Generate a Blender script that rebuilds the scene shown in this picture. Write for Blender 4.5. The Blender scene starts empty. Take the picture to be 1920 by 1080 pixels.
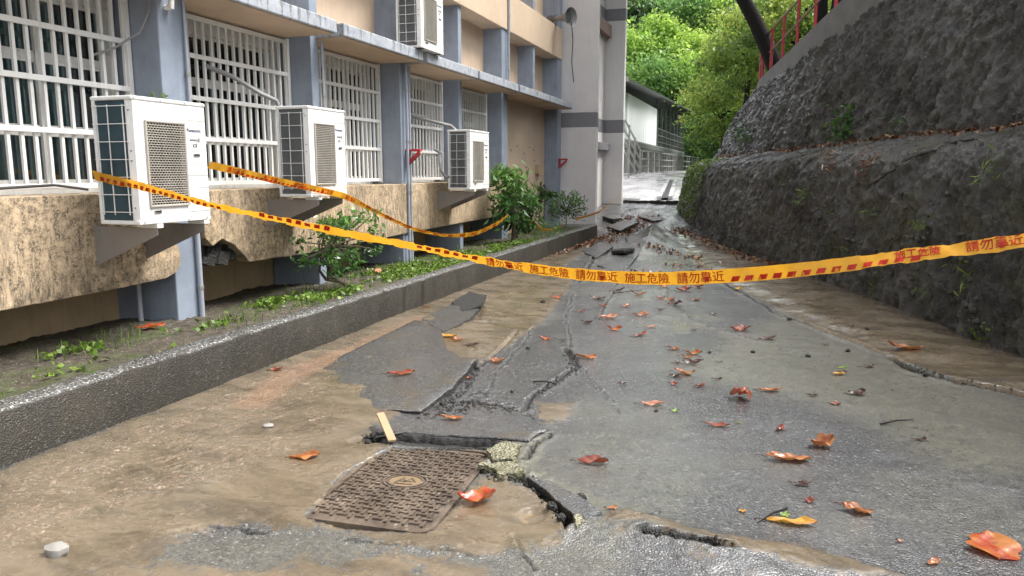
import bpy, bmesh, math, random
import numpy as np
from mathutils import Vector, Matrix
R = math.radians
random.seed(7)
scene = bpy.context.scene
col = scene.collection

# ---------------------------------------------------------------- camera, world, sun, exposure
cam_d = bpy.data.cameras.new('camera')
cam_d.sensor_width = 36.0
cam_d.lens = 36.0 * 1400.0 / 1920.0
cam_d.clip_start = 0.05
cam_d.clip_end = 600
cam = bpy.data.objects.new('camera', cam_d)
cam.location = (0, 0, 1.5)
cam.rotation_euler = (R(90 - 8.851), 0, R(18.715))
col.objects.link(cam)
scene.camera = cam

SUN_EL, SUN_AZ = 58, 64          # azimuth measured clockwise from +Y
world = bpy.data.worlds.new('World')
scene.world = world
world.use_nodes = True
wn = world.node_tree
wn.nodes.clear()
sky = wn.nodes.new('ShaderNodeTexSky')
sky.sky_type = 'NISHITA'
sky.sun_disc = False
sky.sun_elevation = R(SUN_EL)
sky.sun_rotation = R(SUN_AZ)
sky.air_density = 1.0
sky.dust_density = 4.0
hs = wn.nodes.new('ShaderNodeHueSaturation')
hs.inputs['Saturation'].default_value = 0.22
bg = wn.nodes.new('ShaderNodeBackground')
bg.inputs['Strength'].default_value = 0.15
wo = wn.nodes.new('ShaderNodeOutputWorld')
wn.links.new(sky.outputs[0], hs.inputs['Color'])
wn.links.new(hs.outputs[0], bg.inputs['Color'])
wn.links.new(bg.outputs[0], wo.inputs['Surface'])

sun_d = bpy.data.lights.new('sun', 'SUN')
sun_d.energy = 1.5
sun_d.angle = R(25)
sun_d.color = (1.0, 0.96, 0.9)
sun = bpy.data.objects.new('sun', sun_d)
sdir = Vector((math.sin(R(SUN_AZ)) * math.cos(R(SUN_EL)), math.cos(R(SUN_AZ)) * math.cos(R(SUN_EL)), math.sin(R(SUN_EL))))
sun.rotation_euler = sdir.to_track_quat('Z', 'Y').to_euler()
col.objects.link(sun)

scene.view_settings.view_transform = 'Standard'
scene.view_settings.look = 'None'
scene.view_settings.gamma = 1.0
scene.view_settings.use_curve_mapping = False
scene.view_settings.exposure = 1.5
scene.cycles.use_denoising = True
scene.cycles.max_bounces = 6
scene.cycles.transparent_max_bounces = 12

# ---------------------------------------------------------------- numpy noise
def _hash(ix, iy, iz, seed):
    h = (ix.astype(np.int64) * 374761393 + iy.astype(np.int64) * 668265263 + iz.astype(np.int64) * 2147483647 + seed * 1274126177) & 0xFFFFFFFF
    h = ((h ^ (h >> 13)) * 1274126177) & 0xFFFFFFFF
    h = (h ^ (h >> 16)) & 0xFFFFFFFF
    return h.astype(np.float64) / 4294967295.0 * 2 - 1
def vnoise(x, y, z=None, seed=0):
    x = np.asarray(x, float); y = np.asarray(y, float)
    z = np.zeros_like(x) if z is None else np.asarray(z, float)
    ix, iy, iz = np.floor(x), np.floor(y), np.floor(z)
    fx, fy, fz = x - ix, y - iy, z - iz
    ux, uy, uz = (f * f * f * (f * (f * 6 - 15) + 10) for f in (fx, fy, fz))
    def h(a, b, c): return _hash(ix + a, iy + b, iz + c, seed)
    def lerp(a, b, t): return a + (b - a) * t
    r0 = lerp(lerp(h(0, 0, 0), h(1, 0, 0), ux), lerp(h(0, 1, 0), h(1, 1, 0), ux), uy)
    if not np.any(fz): return r0
    r1 = lerp(lerp(h(0, 0, 1), h(1, 0, 1), ux), lerp(h(0, 1, 1), h(1, 1, 1), ux), uy)
    return lerp(r0, r1, uz)
def fbm(x, y, z=None, seed=0, octv=4, gain=0.5):
    a, s, f, t = 1.0, 0.0, 1.0, 0.0
    for i in range(octv):
        s = s + a * vnoise(np.asarray(x) * f, np.asarray(y) * f, None if z is None else np.asarray(z) * f, seed + i * 17)
        t += a; a *= gain; f *= 2.03
    return s / t
def sstep(a, b, x):
    t = np.clip((x - a) / (b - a), 0, 1); return t * t * (3 - 2 * t)
def seg_d(px, py, pts, closed=False):
    d = np.full(px.shape, 1e9)
    n = len(pts)
    for i in range(n if closed else n - 1):
        ax, ay = pts[i]; bx, by = pts[(i + 1) % n]
        vx, vy = bx - ax, by - ay
        t = np.clip(((px - ax) * vx + (py - ay) * vy) / (vx * vx + vy * vy + 1e-12), 0, 1)
        d = np.minimum(d, np.hypot(px - ax - t * vx, py - ay - t * vy))
    return d
def poly_sd(px, py, pts):               # negative inside
    ins = np.zeros(px.shape, bool)
    n = len(pts)
    for i in range(n):
        ax, ay = pts[i]; bx, by = pts[(i + 1) % n]
        c = ((ay > py) != (by > py)) & (px < (bx - ax) * (py - ay) / (by - ay + 1e-12) + ax)
        ins ^= c
    d = seg_d(px, py, pts, True)
    return np.where(ins, -d, d)

# ---------------------------------------------------------------- object helpers
def tag(o, label=None, cat=None, group=None, kind=None):
    if label: o['label'] = label
    if cat: o['category'] = cat
    if group: o['group'] = group
    if kind: o['kind'] = kind
    return o
def empty(name, loc, label, cat, group=None, rz=0):
    o = bpy.data.objects.new(name, None)
    o.empty_display_size = 0.2
    o.location = loc; o.rotation_euler = (0, 0, rz)
    col.objects.link(o)
    return tag(o, label, cat, group)
def link(name, me, mat, parent=None, loc=None):
    if mat is not None and len(me.materials) == 0:
        for m in (mat if isinstance(mat, (list, tuple)) else [mat]): me.materials.append(m)
    o = bpy.data.objects.new(name, me)
    col.objects.link(o)
    if parent is not None: o.parent = parent
    if loc is not None: o.location = loc
    return o
def copy_tree(o, parent=None):
    c = o.copy(); col.objects.link(c); c.parent = parent
    for ch in o.children: copy_tree(ch, c)
    return c
def wloc(o):
    v = Vector((0, 0, 0))
    while o is not None:
        v += o.location; o = o.parent
    return v
def smooth(me, ang=None):
    me.polygons.foreach_set('use_smooth', [True] * len(me.polygons))
    if ang is not None:
        try: me.set_sharp_from_angle(angle=R(ang))
        except Exception: pass
def np_mesh(name, V, F, sm=True, attrs=None):
    """V (n,3) array, F (m,4) or (m,3) int array"""
    me = bpy.data.meshes.new(name)
    V = np.asarray(V, np.float32); F = np.asarray(F, np.int32)
    k = F.shape[1]
    me.vertices.add(len(V)); me.vertices.foreach_set('co', V.ravel())
    me.loops.add(F.size); me.loops.foreach_set('vertex_index', F.ravel())
    me.polygons.add(len(F)); me.polygons.foreach_set('loop_start', np.arange(0, F.size, k, dtype=np.int32))
    me.polygons.foreach_set('loop_total', np.full(len(F), k, np.int32))
    if sm: me.polygons.foreach_set('use_smooth', np.ones(len(F), bool))
    me.update(calc_edges=True)
    for an, arr in (attrs or {}).items():
        arr = np.asarray(arr, np.float32)
        if arr.ndim == 1:
            a = me.attributes.new(an, 'FLOAT', 'POINT'); a.data.foreach_set('value', arr)
        else:
            a = me.attributes.new(an, 'FLOAT_COLOR', 'POINT')
            a.data.foreach_set('color', np.concatenate([arr, np.ones((len(arr), 1), np.float32)], 1).ravel())
    me.validate()
    return me
def grid_faces(nu, nv):
    i = np.arange((nu - 1) * (nv - 1)); r, c = i // (nv - 1), i % (nv - 1)
    a = r * nv + c
    return np.stack([a, a + 1, a + nv + 1, a + nv], 1)

class MB:
    """collects shapes into one mesh, written in world coordinates (or local if no parent offset is wanted)"""
    def __init__(s): s.v = []; s.f = []; s.m = []
    def add(s, vs, fs, mi=0):
        o = len(s.v); s.v += [tuple(v) for v in vs]; s.f += [tuple(i + o for i in f) for f in fs]; s.m += [mi] * len(fs); return s
    def box(s, x0, x1, y0, y1, z0, z1, mi=0):
        vs = [(x, y, z) for x in (x0, x1) for y in (y0, y1) for z in (z0, z1)]
        return s.add(vs, [(0, 1, 3, 2), (4, 6, 7, 5), (0, 4, 5, 1), (2, 3, 7, 6), (0, 2, 6, 4), (1, 5, 7, 3)], mi)
    def bar(s, p, q, w, h=None, up=(0, 0, 1), mi=0):
        h = h or w
        p, q = Vector(p), Vector(q); d = (q - p).normalized(); u = Vector(up)
        if abs(d.dot(u)) > 0.98: u = Vector((1, 0, 0))
        a = d.cross(u).normalized(); b = a.cross(d).normalized()
        vs = [c + a * (i * w / 2) + b * (j * h / 2) for c in (p, q) for i, j in ((-1, -1), (1, -1), (1, 1), (-1, 1))]
        return s.add(vs, [(3, 2, 1, 0), (4, 5, 6, 7), (0, 1, 5, 4), (1, 2, 6, 5), (2, 3, 7, 6), (3, 0, 4, 7)], mi)
    def tube(s, pts, r, n=8, mi=0, cap=True):
        pts = [Vector(p) for p in pts]; rs = r if isinstance(r, (list, tuple)) else [r] * len(pts)
        vs, fs = [], []
        a = None
        for i, p in enumerate(pts):
            d = (pts[min(i + 1, len(pts) - 1)] - pts[max(i - 1, 0)]).normalized()
            if a is None:
                a = d.cross(Vector((0.13, 0.31, 0.94))).normalized()
            else:
                a = (a - d * a.dot(d)).normalized()
            b = d.cross(a)
            for k in range(n):
                t = 2 * math.pi * k / n
                vs.append(p + (a * math.cos(t) + b * math.sin(t)) * rs[i])
        for i in range(len(pts) - 1):
            for k in range(n):
                fs.append((i * n + k, i * n + (k + 1) % n, (i + 1) * n + (k + 1) % n, (i + 1) * n + k))
        if cap:
            fs.append(tuple(range(n - 1, -1, -1))); fs.append(tuple(range((len(pts) - 1) * n, len(pts) * n)))
        return s.add(vs, fs, mi)
    def prism_x(s, yz, x0, x1, mi=0):          # outline in (y,z), extruded along x
        n = len(yz)
        vs = [(x0, y, z) for y, z in yz] + [(x1, y, z) for y, z in yz]
        fs = [tuple(range(n - 1, -1, -1)), tuple(range(n, 2 * n))] + [(i, (i + 1) % n, n + (i + 1) % n, n + i) for i in range(n)]
        return s.add(vs, fs, mi)
    def prism_z(s, xy, z0, z1, mi=0):
        n = len(xy)
        vs = [(x, y, z0) for x, y in xy] + [(x, y, z1) for x, y in xy]
        fs = [tuple(range(n - 1, -1, -1)), tuple(range(n, 2 * n))] + [(i, (i + 1) % n, n + (i + 1) % n, n + i) for i in range(n)]
        return s.add(vs, fs, mi)
    def mesh(s, name, off=None):
        me = bpy.data.meshes.new(name)
        off = off or Vector((0, 0, 0))
        me.from_pydata([tuple(Vector(v) - off) for v in s.v], [], s.f)
        me.polygons.foreach_set('material_index', s.m)
        bm = bmesh.new(); bm.from_mesh(me); bmesh.ops.recalc_face_normals(bm, faces=bm.faces); bm.to_mesh(me); bm.free()
        return me
    def build(s, name, mat, parent=None, bevel=0, sm=False, world=True, seg=2, base=None):
        """top-level things keep their origin at base; children are stored relative to their parent"""
        off = wloc(parent) if (parent is not None and world) else (Vector(base) if base is not None else Vector((0, 0, 0)))
        me = s.mesh(name, off)
        if sm: smooth(me, 40)
        o = link(name, me, mat, parent)
        if parent is None and base is not None: o.location = base
        if bevel:
            b = o.modifiers.new('bevel', 'BEVEL'); b.width = bevel; b.segments = seg; b.limit_method = 'ANGLE'
            b.angle_limit = R(40)
        return o

# ---------------------------------------------------------------- materials
class NT:
    def __init__(s, name):
        s.mat = bpy.data.materials.new(name); s.mat.use_nodes = True
        s.t = s.mat.node_tree; s.t.nodes.clear()
        s.out = s.t.nodes.new('ShaderNodeOutputMaterial')
        s._pos = None
    def n(s, typ, ins=None, **props):
        nd = s.t.nodes.new(typ)
        for k, v in props.items(): setattr(nd, k, v)
        for k, v in (ins or {}).items():
            if isinstance(v, bpy.types.NodeSocket): s.t.links.new(v, nd.inputs[k])
            else: nd.inputs[k].default_value = v
        return nd
    @property
    def pos(s):
        if s._pos is None: s._pos = s.n('ShaderNodeNewGeometry').outputs['Position']
        return s._pos
    @property
    def obj(s): return s.n('ShaderNodeTexCoord').outputs['Object']
    def scaled(s, v, sc): return s.n('ShaderNodeVectorMath', {0: v, 1: sc}, operation='MULTIPLY').outputs[0]
    def noise(s, scale, detail=4, rough=0.55, vec=None, dist=0.0):
        return s.n('ShaderNodeTexNoise', {'Vector': s.pos if vec is None else vec, 'Scale': scale, 'Detail': detail, 'Roughness': rough, 'Distortion': dist}).outputs['Fac']
    def voro(s, scale, vec=None, feature='F1', out='Distance', rnd=1.0):
        return s.n('ShaderNodeTexVoronoi', {'Vector': s.pos if vec is None else vec, 'Scale': scale, 'Randomness': rnd}, feature=feature).outputs[out]
    def ramp(s, fac, stops):
        nd = s.n('ShaderNodeValToRGB', {'Fac': fac}); cr = nd.color_ramp
        while len(cr.elements) < len(stops): cr.elements.new(0.5)
        for e, (p, c) in zip(cr.elements, stops):
            e.position = p; e.color = (c, c, c, 1) if isinstance(c, (int, float)) else (*c, 1)
        return nd.outputs['Color']
    def mix(s, fac, a, b, blend='MIX'):
        nd = s.n('ShaderNodeMix', data_type='RGBA', blend_type=blend)
        for sock, v in ((nd.inputs[0], fac), (nd.inputs[6], a), (nd.inputs[7], b)):
            if isinstance(v, bpy.types.NodeSocket): s.t.links.new(v, sock)
            elif isinstance(v, (tuple, list)): sock.default_value = (*v, 1)
            else: sock.default_value = v
        return nd.outputs[2]
    def math(s, op, a, b=0.0, clamp=False):
        return s.n('ShaderNodeMath', {0: a, 1: b}, operation=op, use_clamp=clamp).outputs[0]
    def maprange(s, v, a, b, c=0.0, d=1.0):
        return s.n('ShaderNodeMapRange', {0: v, 1: a, 2: b, 3: c, 4: d}).outputs[0]
    def attr(s, name, out='Fac'): return s.n('ShaderNodeAttribute', attribute_name=name).outputs[out]
    def bump(s, h, strength=0.3, dist=0.01, normal=None):
        ins = {'Height': h, 'Strength': strength, 'Distance': dist}
        if normal is not None: ins['Normal'] = normal
        return s.n('ShaderNodeBump', ins).outputs[0]
    def bsdf(s, color, rough=0.6, normal=None, **kw):
        nd = s.n('ShaderNodeBsdfPrincipled')
        def st(k, v):
            if isinstance(v, bpy.types.NodeSocket): s.t.links.new(v, nd.inputs[k])
            elif k == 'Base Color': nd.inputs[k].default_value = (*v, 1)
            else: nd.inputs[k].default_value = v
        st('Base Color', color); st('Roughness', rough)
        if normal is not None: st('Normal', normal)
        for k, v in kw.items(): st(k, v)
        return nd.outputs[0]
    def done(s, shader):
        s.t.links.new(shader, s.out.inputs['Surface']); return s.mat

def painted(name, c, rough=0.5, var=0.12, dirt=(0.12, 0.10, 0.08), amount=0.35, metal=0.0, bump=0.0, scale=3.0, streak=True):
    """paint or plaster with weathering: blotches, vertical runs of dirt and a little relief"""
    t = NT(name)
    a = t.noise(scale, 5, 0.6)
    base = t.mix(t.maprange(a, 0.3, 0.7), tuple(x * (1 - var) for x in c), tuple(min(1, x * (1 + var)) for x in c))
    st = t.noise(1.0, 6, 0.65, t.scaled(t.pos, (22, 22, 1.6))) if streak else t.noise(9, 6, 0.65)
    fine = t.noise(40, 3, 0.6)
    d = t.math('MULTIPLY', t.maprange(st, 0.52, 0.78), t.maprange(fine, 0.3, 0.65))
    base = t.mix(t.math('MULTIPLY', d, amount, True), base, dirt)
    h = t.math('ADD', t.math('MULTIPLY', fine, 0.5), t.noise(12, 4, 0.6))
    return t.done(t.bsdf(base, rough, t.bump(h, 0.25 + bump, 0.006), Metallic=metal))

M = {}
M['blue'] = painted('blue_grey_paint', (0.25, 0.29, 0.355), 0.55, 0.16, (0.07, 0.08, 0.10), 0.55)
M['blue_pale'] = painted('pale_blue_grey_paint', (0.36, 0.41, 0.49), 0.6, 0.12, (0.10, 0.10, 0.11), 0.45)
M['peach'] = painted('peach_paint', (0.60, 0.46, 0.335), 0.6, 0.08, (0.28, 0.19, 0.11), 0.35)
M['peach_dim'] = painted('plinth_plaster', (0.50, 0.37, 0.22), 0.7, 0.15, (0.10, 0.075, 0.05), 0.6)
M['white_metal'] = painted('white_bar_paint', (0.78, 0.78, 0.76), 0.4, 0.05, (0.35, 0.31, 0.27), 0.5, 0.0)
M['white_frame'] = painted('white_frame_paint', (0.72, 0.71, 0.68), 0.45, 0.08, (0.22, 0.18, 0.15), 0.9)
M['ac_white'] = painted('white_enamel', (0.79, 0.79, 0.77), 0.32, 0.03, (0.36, 0.31, 0.25), 0.55, scale=2)
M['ac_grey'] = painted('bracket_grey', (0.30, 0.275, 0.26), 0.45, 0.08, (0.12, 0.10, 0.09), 0.4, 0.3)
M['tower'] = painted('tower_pale_grey', (0.66, 0.635, 0.62), 0.65, 0.05, (0.30, 0.28, 0.27), 0.3)
M['band'] = painted('tower_dark_band', (0.20, 0.195, 0.21), 0.6, 0.08, (0.10, 0.10, 0.10), 0.3)
M['brownledge'] = painted('brown_ledge', (0.20, 0.12, 0.10), 0.6, 0.1)
M['pipe'] = painted('grey_pvc', (0.33, 0.36, 0.41), 0.4, 0.08, (0.1, 0.1, 0.1), 0.4)
M['hose'] = painted('hose_wrap', (0.24, 0.24, 0.245), 0.55, 0.1)
M['red'] = painted('red_paint', (0.42, 0.035, 0.045), 0.4, 0.2, (0.10, 0.05, 0.04), 0.7)
M['rustrail'] = painted('worn_rail', (0.30, 0.17, 0.13), 0.5, 0.25, (0.10, 0.06, 0.05), 0.6)
M['steel'] = painted('galvanised_steel', (0.34, 0.345, 0.33), 0.4, 0.1, (0.15, 0.14, 0.12), 0.4, 0.4)
M['panel'] = painted('white_panel', (0.76, 0.79, 0.80), 0.4, 0.03, (0.4, 0.4, 0.4), 0.3)
M['panel_green'] = painted('pale_green_panel', (0.42, 0.52, 0.48), 0.4, 0.05)
M['roof_dark'] = painted('dark_roof_metal', (0.045, 0.05, 0.052), 0.5, 0.2, (0.02, 0.02, 0.02), 0.4)
M['darkgrey'] = painted('dark_grey_metal', (0.10, 0.11, 0.11), 0.5, 0.15)
M['parapet'] = painted('parapet_concrete', (0.13, 0.126, 0.115), 0.55, 0.22, (0.05, 0.05, 0.04), 0.75, bump=0.3)
M['black'] = painted('black_rubber', (0.02, 0.02, 0.022), 0.5, 0.1)
M['navy'] = painted('logo_navy', (0.03, 0.045, 0.13), 0.5, 0.02, amount=0)
M['ink'] = painted('logo_black', (0.02, 0.02, 0.02), 0.5, 0.02, amount=0)
M['bell'] = painted('speaker_grey', (0.22, 0.22, 0.21), 0.35, 0.1)
M['wood'] = painted('raw_wood', (0.42, 0.29, 0.17), 0.6, 0.2, (0.15, 0.10, 0.06), 0.5)
M['brickred'] = painted('brick_clay', (0.42, 0.19, 0.10), 0.7, 0.2)
M['stone'] = painted('pale_stone', (0.27, 0.26, 0.24), 0.55, 0.2, (0.2, 0.18, 0.15), 0.5, bump=0.4)
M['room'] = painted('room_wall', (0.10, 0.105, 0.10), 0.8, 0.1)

def dirty_spandrel():
    t = NT('dirty_peach_spandrel')
    a = t.noise(2.2, 5, 0.6)
    base = t.mix(t.maprange(a, 0.35, 0.65), (0.54, 0.40, 0.25), (0.64, 0.49, 0.33))
    z = t.n('ShaderNodeSeparateXYZ', {0: t.pos}).outputs['Z']
    patch0 = t.maprange(t.noise(0.55, 3, 0.5), 0.42, 0.58)
    st = t.mix(patch0, t.noise(17, 7, 0.75), t.noise(1.0, 7, 0.7, t.scaled(t.pos, (26, 26, 6)), 1.2))
    sp = t.noise(60, 4, 0.7)
    patch = t.noise(0.9, 3, 0.5)
    m = t.math('MULTIPLY', t.maprange(st, 0.41, 0.57), t.maprange(sp, 0.34, 0.54))
    m = t.math('MULTIPLY', m, t.maprange(patch, 0.28, 0.5, 0.45, 1.0))
    base = t.mix(t.math('MULTIPLY', m, 1.0, True), base, (0.095, 0.08, 0.055))
    grime = t.maprange(t.noise(3.2, 6, 0.7, t.scaled(t.pos, (1, 1, 0.5))), 0.50, 0.68)
    base = t.mix(t.math('MULTIPLY', grime, 0.65), base, (0.075, 0.062, 0.048))
    lo = t.math('MULTIPLY', t.maprange(z, 0.80, 0.56), t.maprange(t.noise(9, 5, 0.6), 0.38, 0.6))
    base = t.mix(t.math('MULTIPLY', lo, 0.8), base, (0.07, 0.05, 0.03))
    h = t.math('ADD', t.noise(70, 4, 0.7), t.math('MULTIPLY', t.noise(9, 3, 0.5), 1.2))
    return t.done(t.bsdf(base, 0.72, t.bump(h, 0.6, 0.008)))
M['spandrel'] = dirty_spandrel()

def canopy_mat():
    t = NT('weathered_canopy')
    a = t.noise(6, 5, 0.65)
    base = t.mix(t.maprange(a, 0.3, 0.7), (0.27, 0.30, 0.35), (0.44, 0.46, 0.49))
    st = t.noise(1.0, 6, 0.7, t.scaled(t.pos, (14, 14, 3)))
    base = t.mix(t.math('MULTIPLY', t.maprange(st, 0.52, 0.66), 0.8), base, (0.055, 0.06, 0.05))
    base = t.mix(t.maprange(t.noise(55, 3, 0.6), 0.60, 0.72), base, (0.62, 0.62, 0.60))
    return t.done(t.bsdf(base, 0.7, t.bump(t.noise(45, 4, 0.7), 0.6, 0.008)))
M['canopy'] = canopy_mat()
M['soffit'] = painted('canopy_soffit', (0.52, 0.385, 0.27), 0.65, 0.08, (0.2, 0.15, 0.1), 0.2, streak=False)

def glass_mat():
    t = NT('window_glass')
    gl = t.n('ShaderNodeBsdfGlossy', {'Color': (0.9, 0.95, 1, 1), 'Roughness': 0.03}).outputs[0]
    tr = t.n('ShaderNodeBsdfTransparent', {'Color': (0.62, 0.72, 0.72, 1)}).outputs[0]
    fr = t.n('ShaderNodeFresnel', {'IOR': 1.5}).outputs[0]
    return t.done(t.n('ShaderNodeMixShader', {0: t.math('ADD', fr, 0.04), 1: tr, 2: gl}).outputs[0])
M['glass'] = glass_mat()
M['curtain'] = painted('teal_curtain', (0.30, 0.38, 0.37), 0.8, 0.15, (0.1, 0.12, 0.12), 0.2)
M['coil'] = painted('teal_coil_fins', (0.10, 0.16, 0.185), 0.4, 0.25, (0.03, 0.05, 0.06), 0.5, 0.3)
M['coil_grey'] = painted('grey_coil_fins', (0.22, 0.23, 0.23), 0.45, 0.2, (0.06, 0.06, 0.06), 0.5, 0.3)
M['grating'] = painted('fan_grating', (0.42, 0.39, 0.34), 0.45, 0.12, (0.15, 0.13, 0.1), 0.4)

def asphalt_nodes(t):
    """returns (colour, roughness, height) of worn wet asphalt"""
    agg = t.voro(105, out='Color'); aggd = t.voro(105)
    g = t.n('ShaderNodeSeparateColor', {0: agg}).outputs[0]
    base = t.ramp(g, [(0.0, (0.024, 0.025, 0.026)), (0.45, (0.062, 0.063, 0.065)), (0.85, (0.095, 0.096, 0.098)), (0.97, (0.16, 0.16, 0.157)), (1.0, (0.30, 0.30, 0.29))])
    big = t.noise(0.9, 5, 0.6)
    base = t.mix(t.maprange(big, 0.35, 0.68, 0.0, 0.45), base, (0.115, 0.115, 0.114))
    rough = t.maprange(t.noise(1.7, 4, 0.6), 0.32, 0.66, 0.12, 0.34)
    h = t.math('ADD', t.math('MULTIPLY', t.math('SUBTRACT', 1.0, aggd), 0.9), t.math('MULTIPLY', t.noise(180, 2, 0.6), 0.35))
    return base, rough, h

def road_mat():
    t = NT('broken_wet_road')
    base, rough, h = asphalt_nodes(t)
    m1 = t.n('ShaderNodeSeparateColor', {0: t.attr('m1', 'Color')})
    mud, moss, fresh = m1.outputs[0], m1.outputs[1], m1.outputs[2]
    m2 = t.n('ShaderNodeSeparateColor', {0: t.attr('m2', 'Color')})
    sand, wet, red = m2.outputs[0], m2.outputs[1], m2.outputs[2]
    n1 = t.noise(14, 5, 0.65); n2 = t.noise(44, 5, 0.75)
    # olive film of algae and dried silt on the asphalt
    gm = t.math('MULTIPLY', moss, t.maprange(t.math('ADD', t.math('MULTIPLY', n2, 0.6), t.math('MULTIPLY', n1, 0.5)), 0.38, 0.68), True)
    base = t.mix(t.math('MULTIPLY', gm, 0.85), base, t.mix(n1, (0.115, 0.114, 0.076), (0.235, 0.226, 0.155)))
    # black fresh break, and the painted gap shade above the cover
    base = t.mix(fresh, base, t.mix(t.maprange(n2, 0.45, 0.65), (0.010, 0.010, 0.010), (0.035, 0.034, 0.032)))
    # silt and mud washed over the top
    mm = t.maprange(t.math('ADD', mud, t.math('MULTIPLY', t.math('SUBTRACT', t.math('ADD', t.math('MULTIPLY', n1, 0.5), t.math('ADD', t.math('MULTIPLY', n2, 0.25), t.math('MULTIPLY', t.noise(3.3, 5, 0.7), 0.35))), 0.55), 3.0)), 0.34, 0.70)
    mcol = t.ramp(t.noise(2.4, 6, 0.65, t.scaled(t.pos, (0.7, 1.5, 1)), 0.7), [(0.30, (0.062, 0.050, 0.031)), (0.43, (0.112, 0.088, 0.056)), (0.56, (0.172, 0.136, 0.090)), (0.70, (0.082, 0.073, 0.045))])
    gr = t.n('ShaderNodeSeparateColor', {0: t.voro(100, out='Color')}).outputs[0]
    scol = t.ramp(gr, [(0.0, (0.085, 0.057, 0.037)), (0.5, (0.165, 0.117, 0.076)), (0.85, (0.26, 0.195, 0.135)), (1.0, (0.46, 0.38, 0.30))])
    sandm = t.math('MULTIPLY', sand, t.maprange(t.math('ADD', t.math('MULTIPLY', n1, 0.55), t.math('MULTIPLY', t.noise(5, 4, 0.6), 0.55)), 0.50, 0.70), True)
    mcol = t.mix(sandm, mcol, scol)
    mcol = t.mix(t.math('MULTIPLY', red, 0.45), mcol, (0.28, 0.16, 0.10))
    mcol = t.mix(t.math('MULTIPLY', t.maprange(n2, 0.64, 0.76), 0.5), mcol, (0.24, 0.20, 0.155))
    mcol = t.mix(t.math('MULTIPLY', t.maprange(n2, 0.36, 0.24), 0.5), mcol, (0.06, 0.05, 0.035))
    color = t.mix(mm, base, mcol)
    mr = t.mix(sandm, t.ramp(t.noise(3, 4, 0.6), [(0.38, 0.14), (0.62, 0.5)]), (0.55, 0.55, 0.55))
    rr = t.mix(mm, t.mix(t.math('MULTIPLY', gm, 0.8), t.mix(fresh, rough, (0.6, 0.6, 0.6)), (0.55, 0.55, 0.55)), mr)
    rr = t.mix(wet, rr, (0.05, 0.05, 0.05))
    hm = t.math('ADD', t.math('MULTIPLY', n2, 0.6), t.math('MULTIPLY', t.math('MULTIPLY', gr, sandm), 0.8))
    hh = t.mix(mm, h, hm)
    hh = t.mix(wet, hh, (0.5, 0.5, 0.5))
    film = t.math('MULTIPLY', t.math('SUBTRACT', 1.0, fresh, True), t.math('MULTIPLY', t.maprange(t.noise(1.1, 5, 0.6), 0.30, 0.52, 0.25, 1.0), t.maprange(mm, 0.0, 1.0, 0.9, 0.85)))
    film = t.math('MULTIPLY', film, t.maprange(t.n('ShaderNodeSeparateXYZ', {0: t.n('ShaderNodeNewGeometry').outputs['True Normal']}).outputs['Z'], 0.80, 0.97))
    rr = t.mix(t.maprange(t.n('ShaderNodeSeparateXYZ', {0: t.n('ShaderNodeNewGeometry').outputs['True Normal']}).outputs['Z'], 0.92, 0.75), rr, (0.75, 0.75, 0.75))
    return t.done(t.bsdf(color, rr, t.bump(hh, 0.65, 0.007), **{'Coat Weight': film, 'Coat Roughness': 0.16, 'Coat IOR': 1.6, 'Coat Normal': t.bump(hh, 0.35, 0.005)}))
M['road'] = road_mat()

def asphalt_slab_mat():
    t = NT('asphalt_slab')
    base, rough, h = asphalt_nodes(t)
    n1 = t.noise(9, 5, 0.6)
    base = t.mix(t.math('MULTIPLY', t.maprange(t.noise(4, 6, 0.65), 0.52, 0.68), 0.75), base, t.mix(n1, (0.08, 0.068, 0.045), (0.12, 0.10, 0.068)))
    return t.done(t.bsdf(base, rough, t.bump(h, 0.65, 0.007), **{'Coat Weight': 0.8, 'Coat Roughness': 0.16, 'Coat IOR': 1.6, 'Coat Normal': t.bump(h, 0.35, 0.005)}))
M['slab'] = asphalt_slab_mat()
def fresh_mat():
    t = NT('fresh_asphalt_break')
    c = t.ramp(t.voro(110), [(0.1, (0.008, 0.008, 0.008)), (0.5, (0.030, 0.029, 0.027)), (0.9, (0.07, 0.068, 0.062))])
    return t.done(t.bsdf(c, 0.7, t.bump(t.math('ADD', t.voro(110), t.noise(40)), 1.0, 0.015)))
M['fresh'] = fresh_mat()
def rubble_mat():
    t = NT('olive_concrete_rubble')
    c = t.mix(t.maprange(t.noise(18, 5, 0.6), 0.35, 0.65), (0.16, 0.155, 0.085), (0.36, 0.345, 0.24))
    c = t.mix(t.maprange(t.voro(70), 0.5, 0.1), c, (0.07, 0.065, 0.045))
    return t.done(t.bsdf(c, 0.6, t.bump(t.math('ADD', t.voro(60), t.noise(45, 4)), 1.0, 0.02)))
M['rubble'] = rubble_mat()
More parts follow.
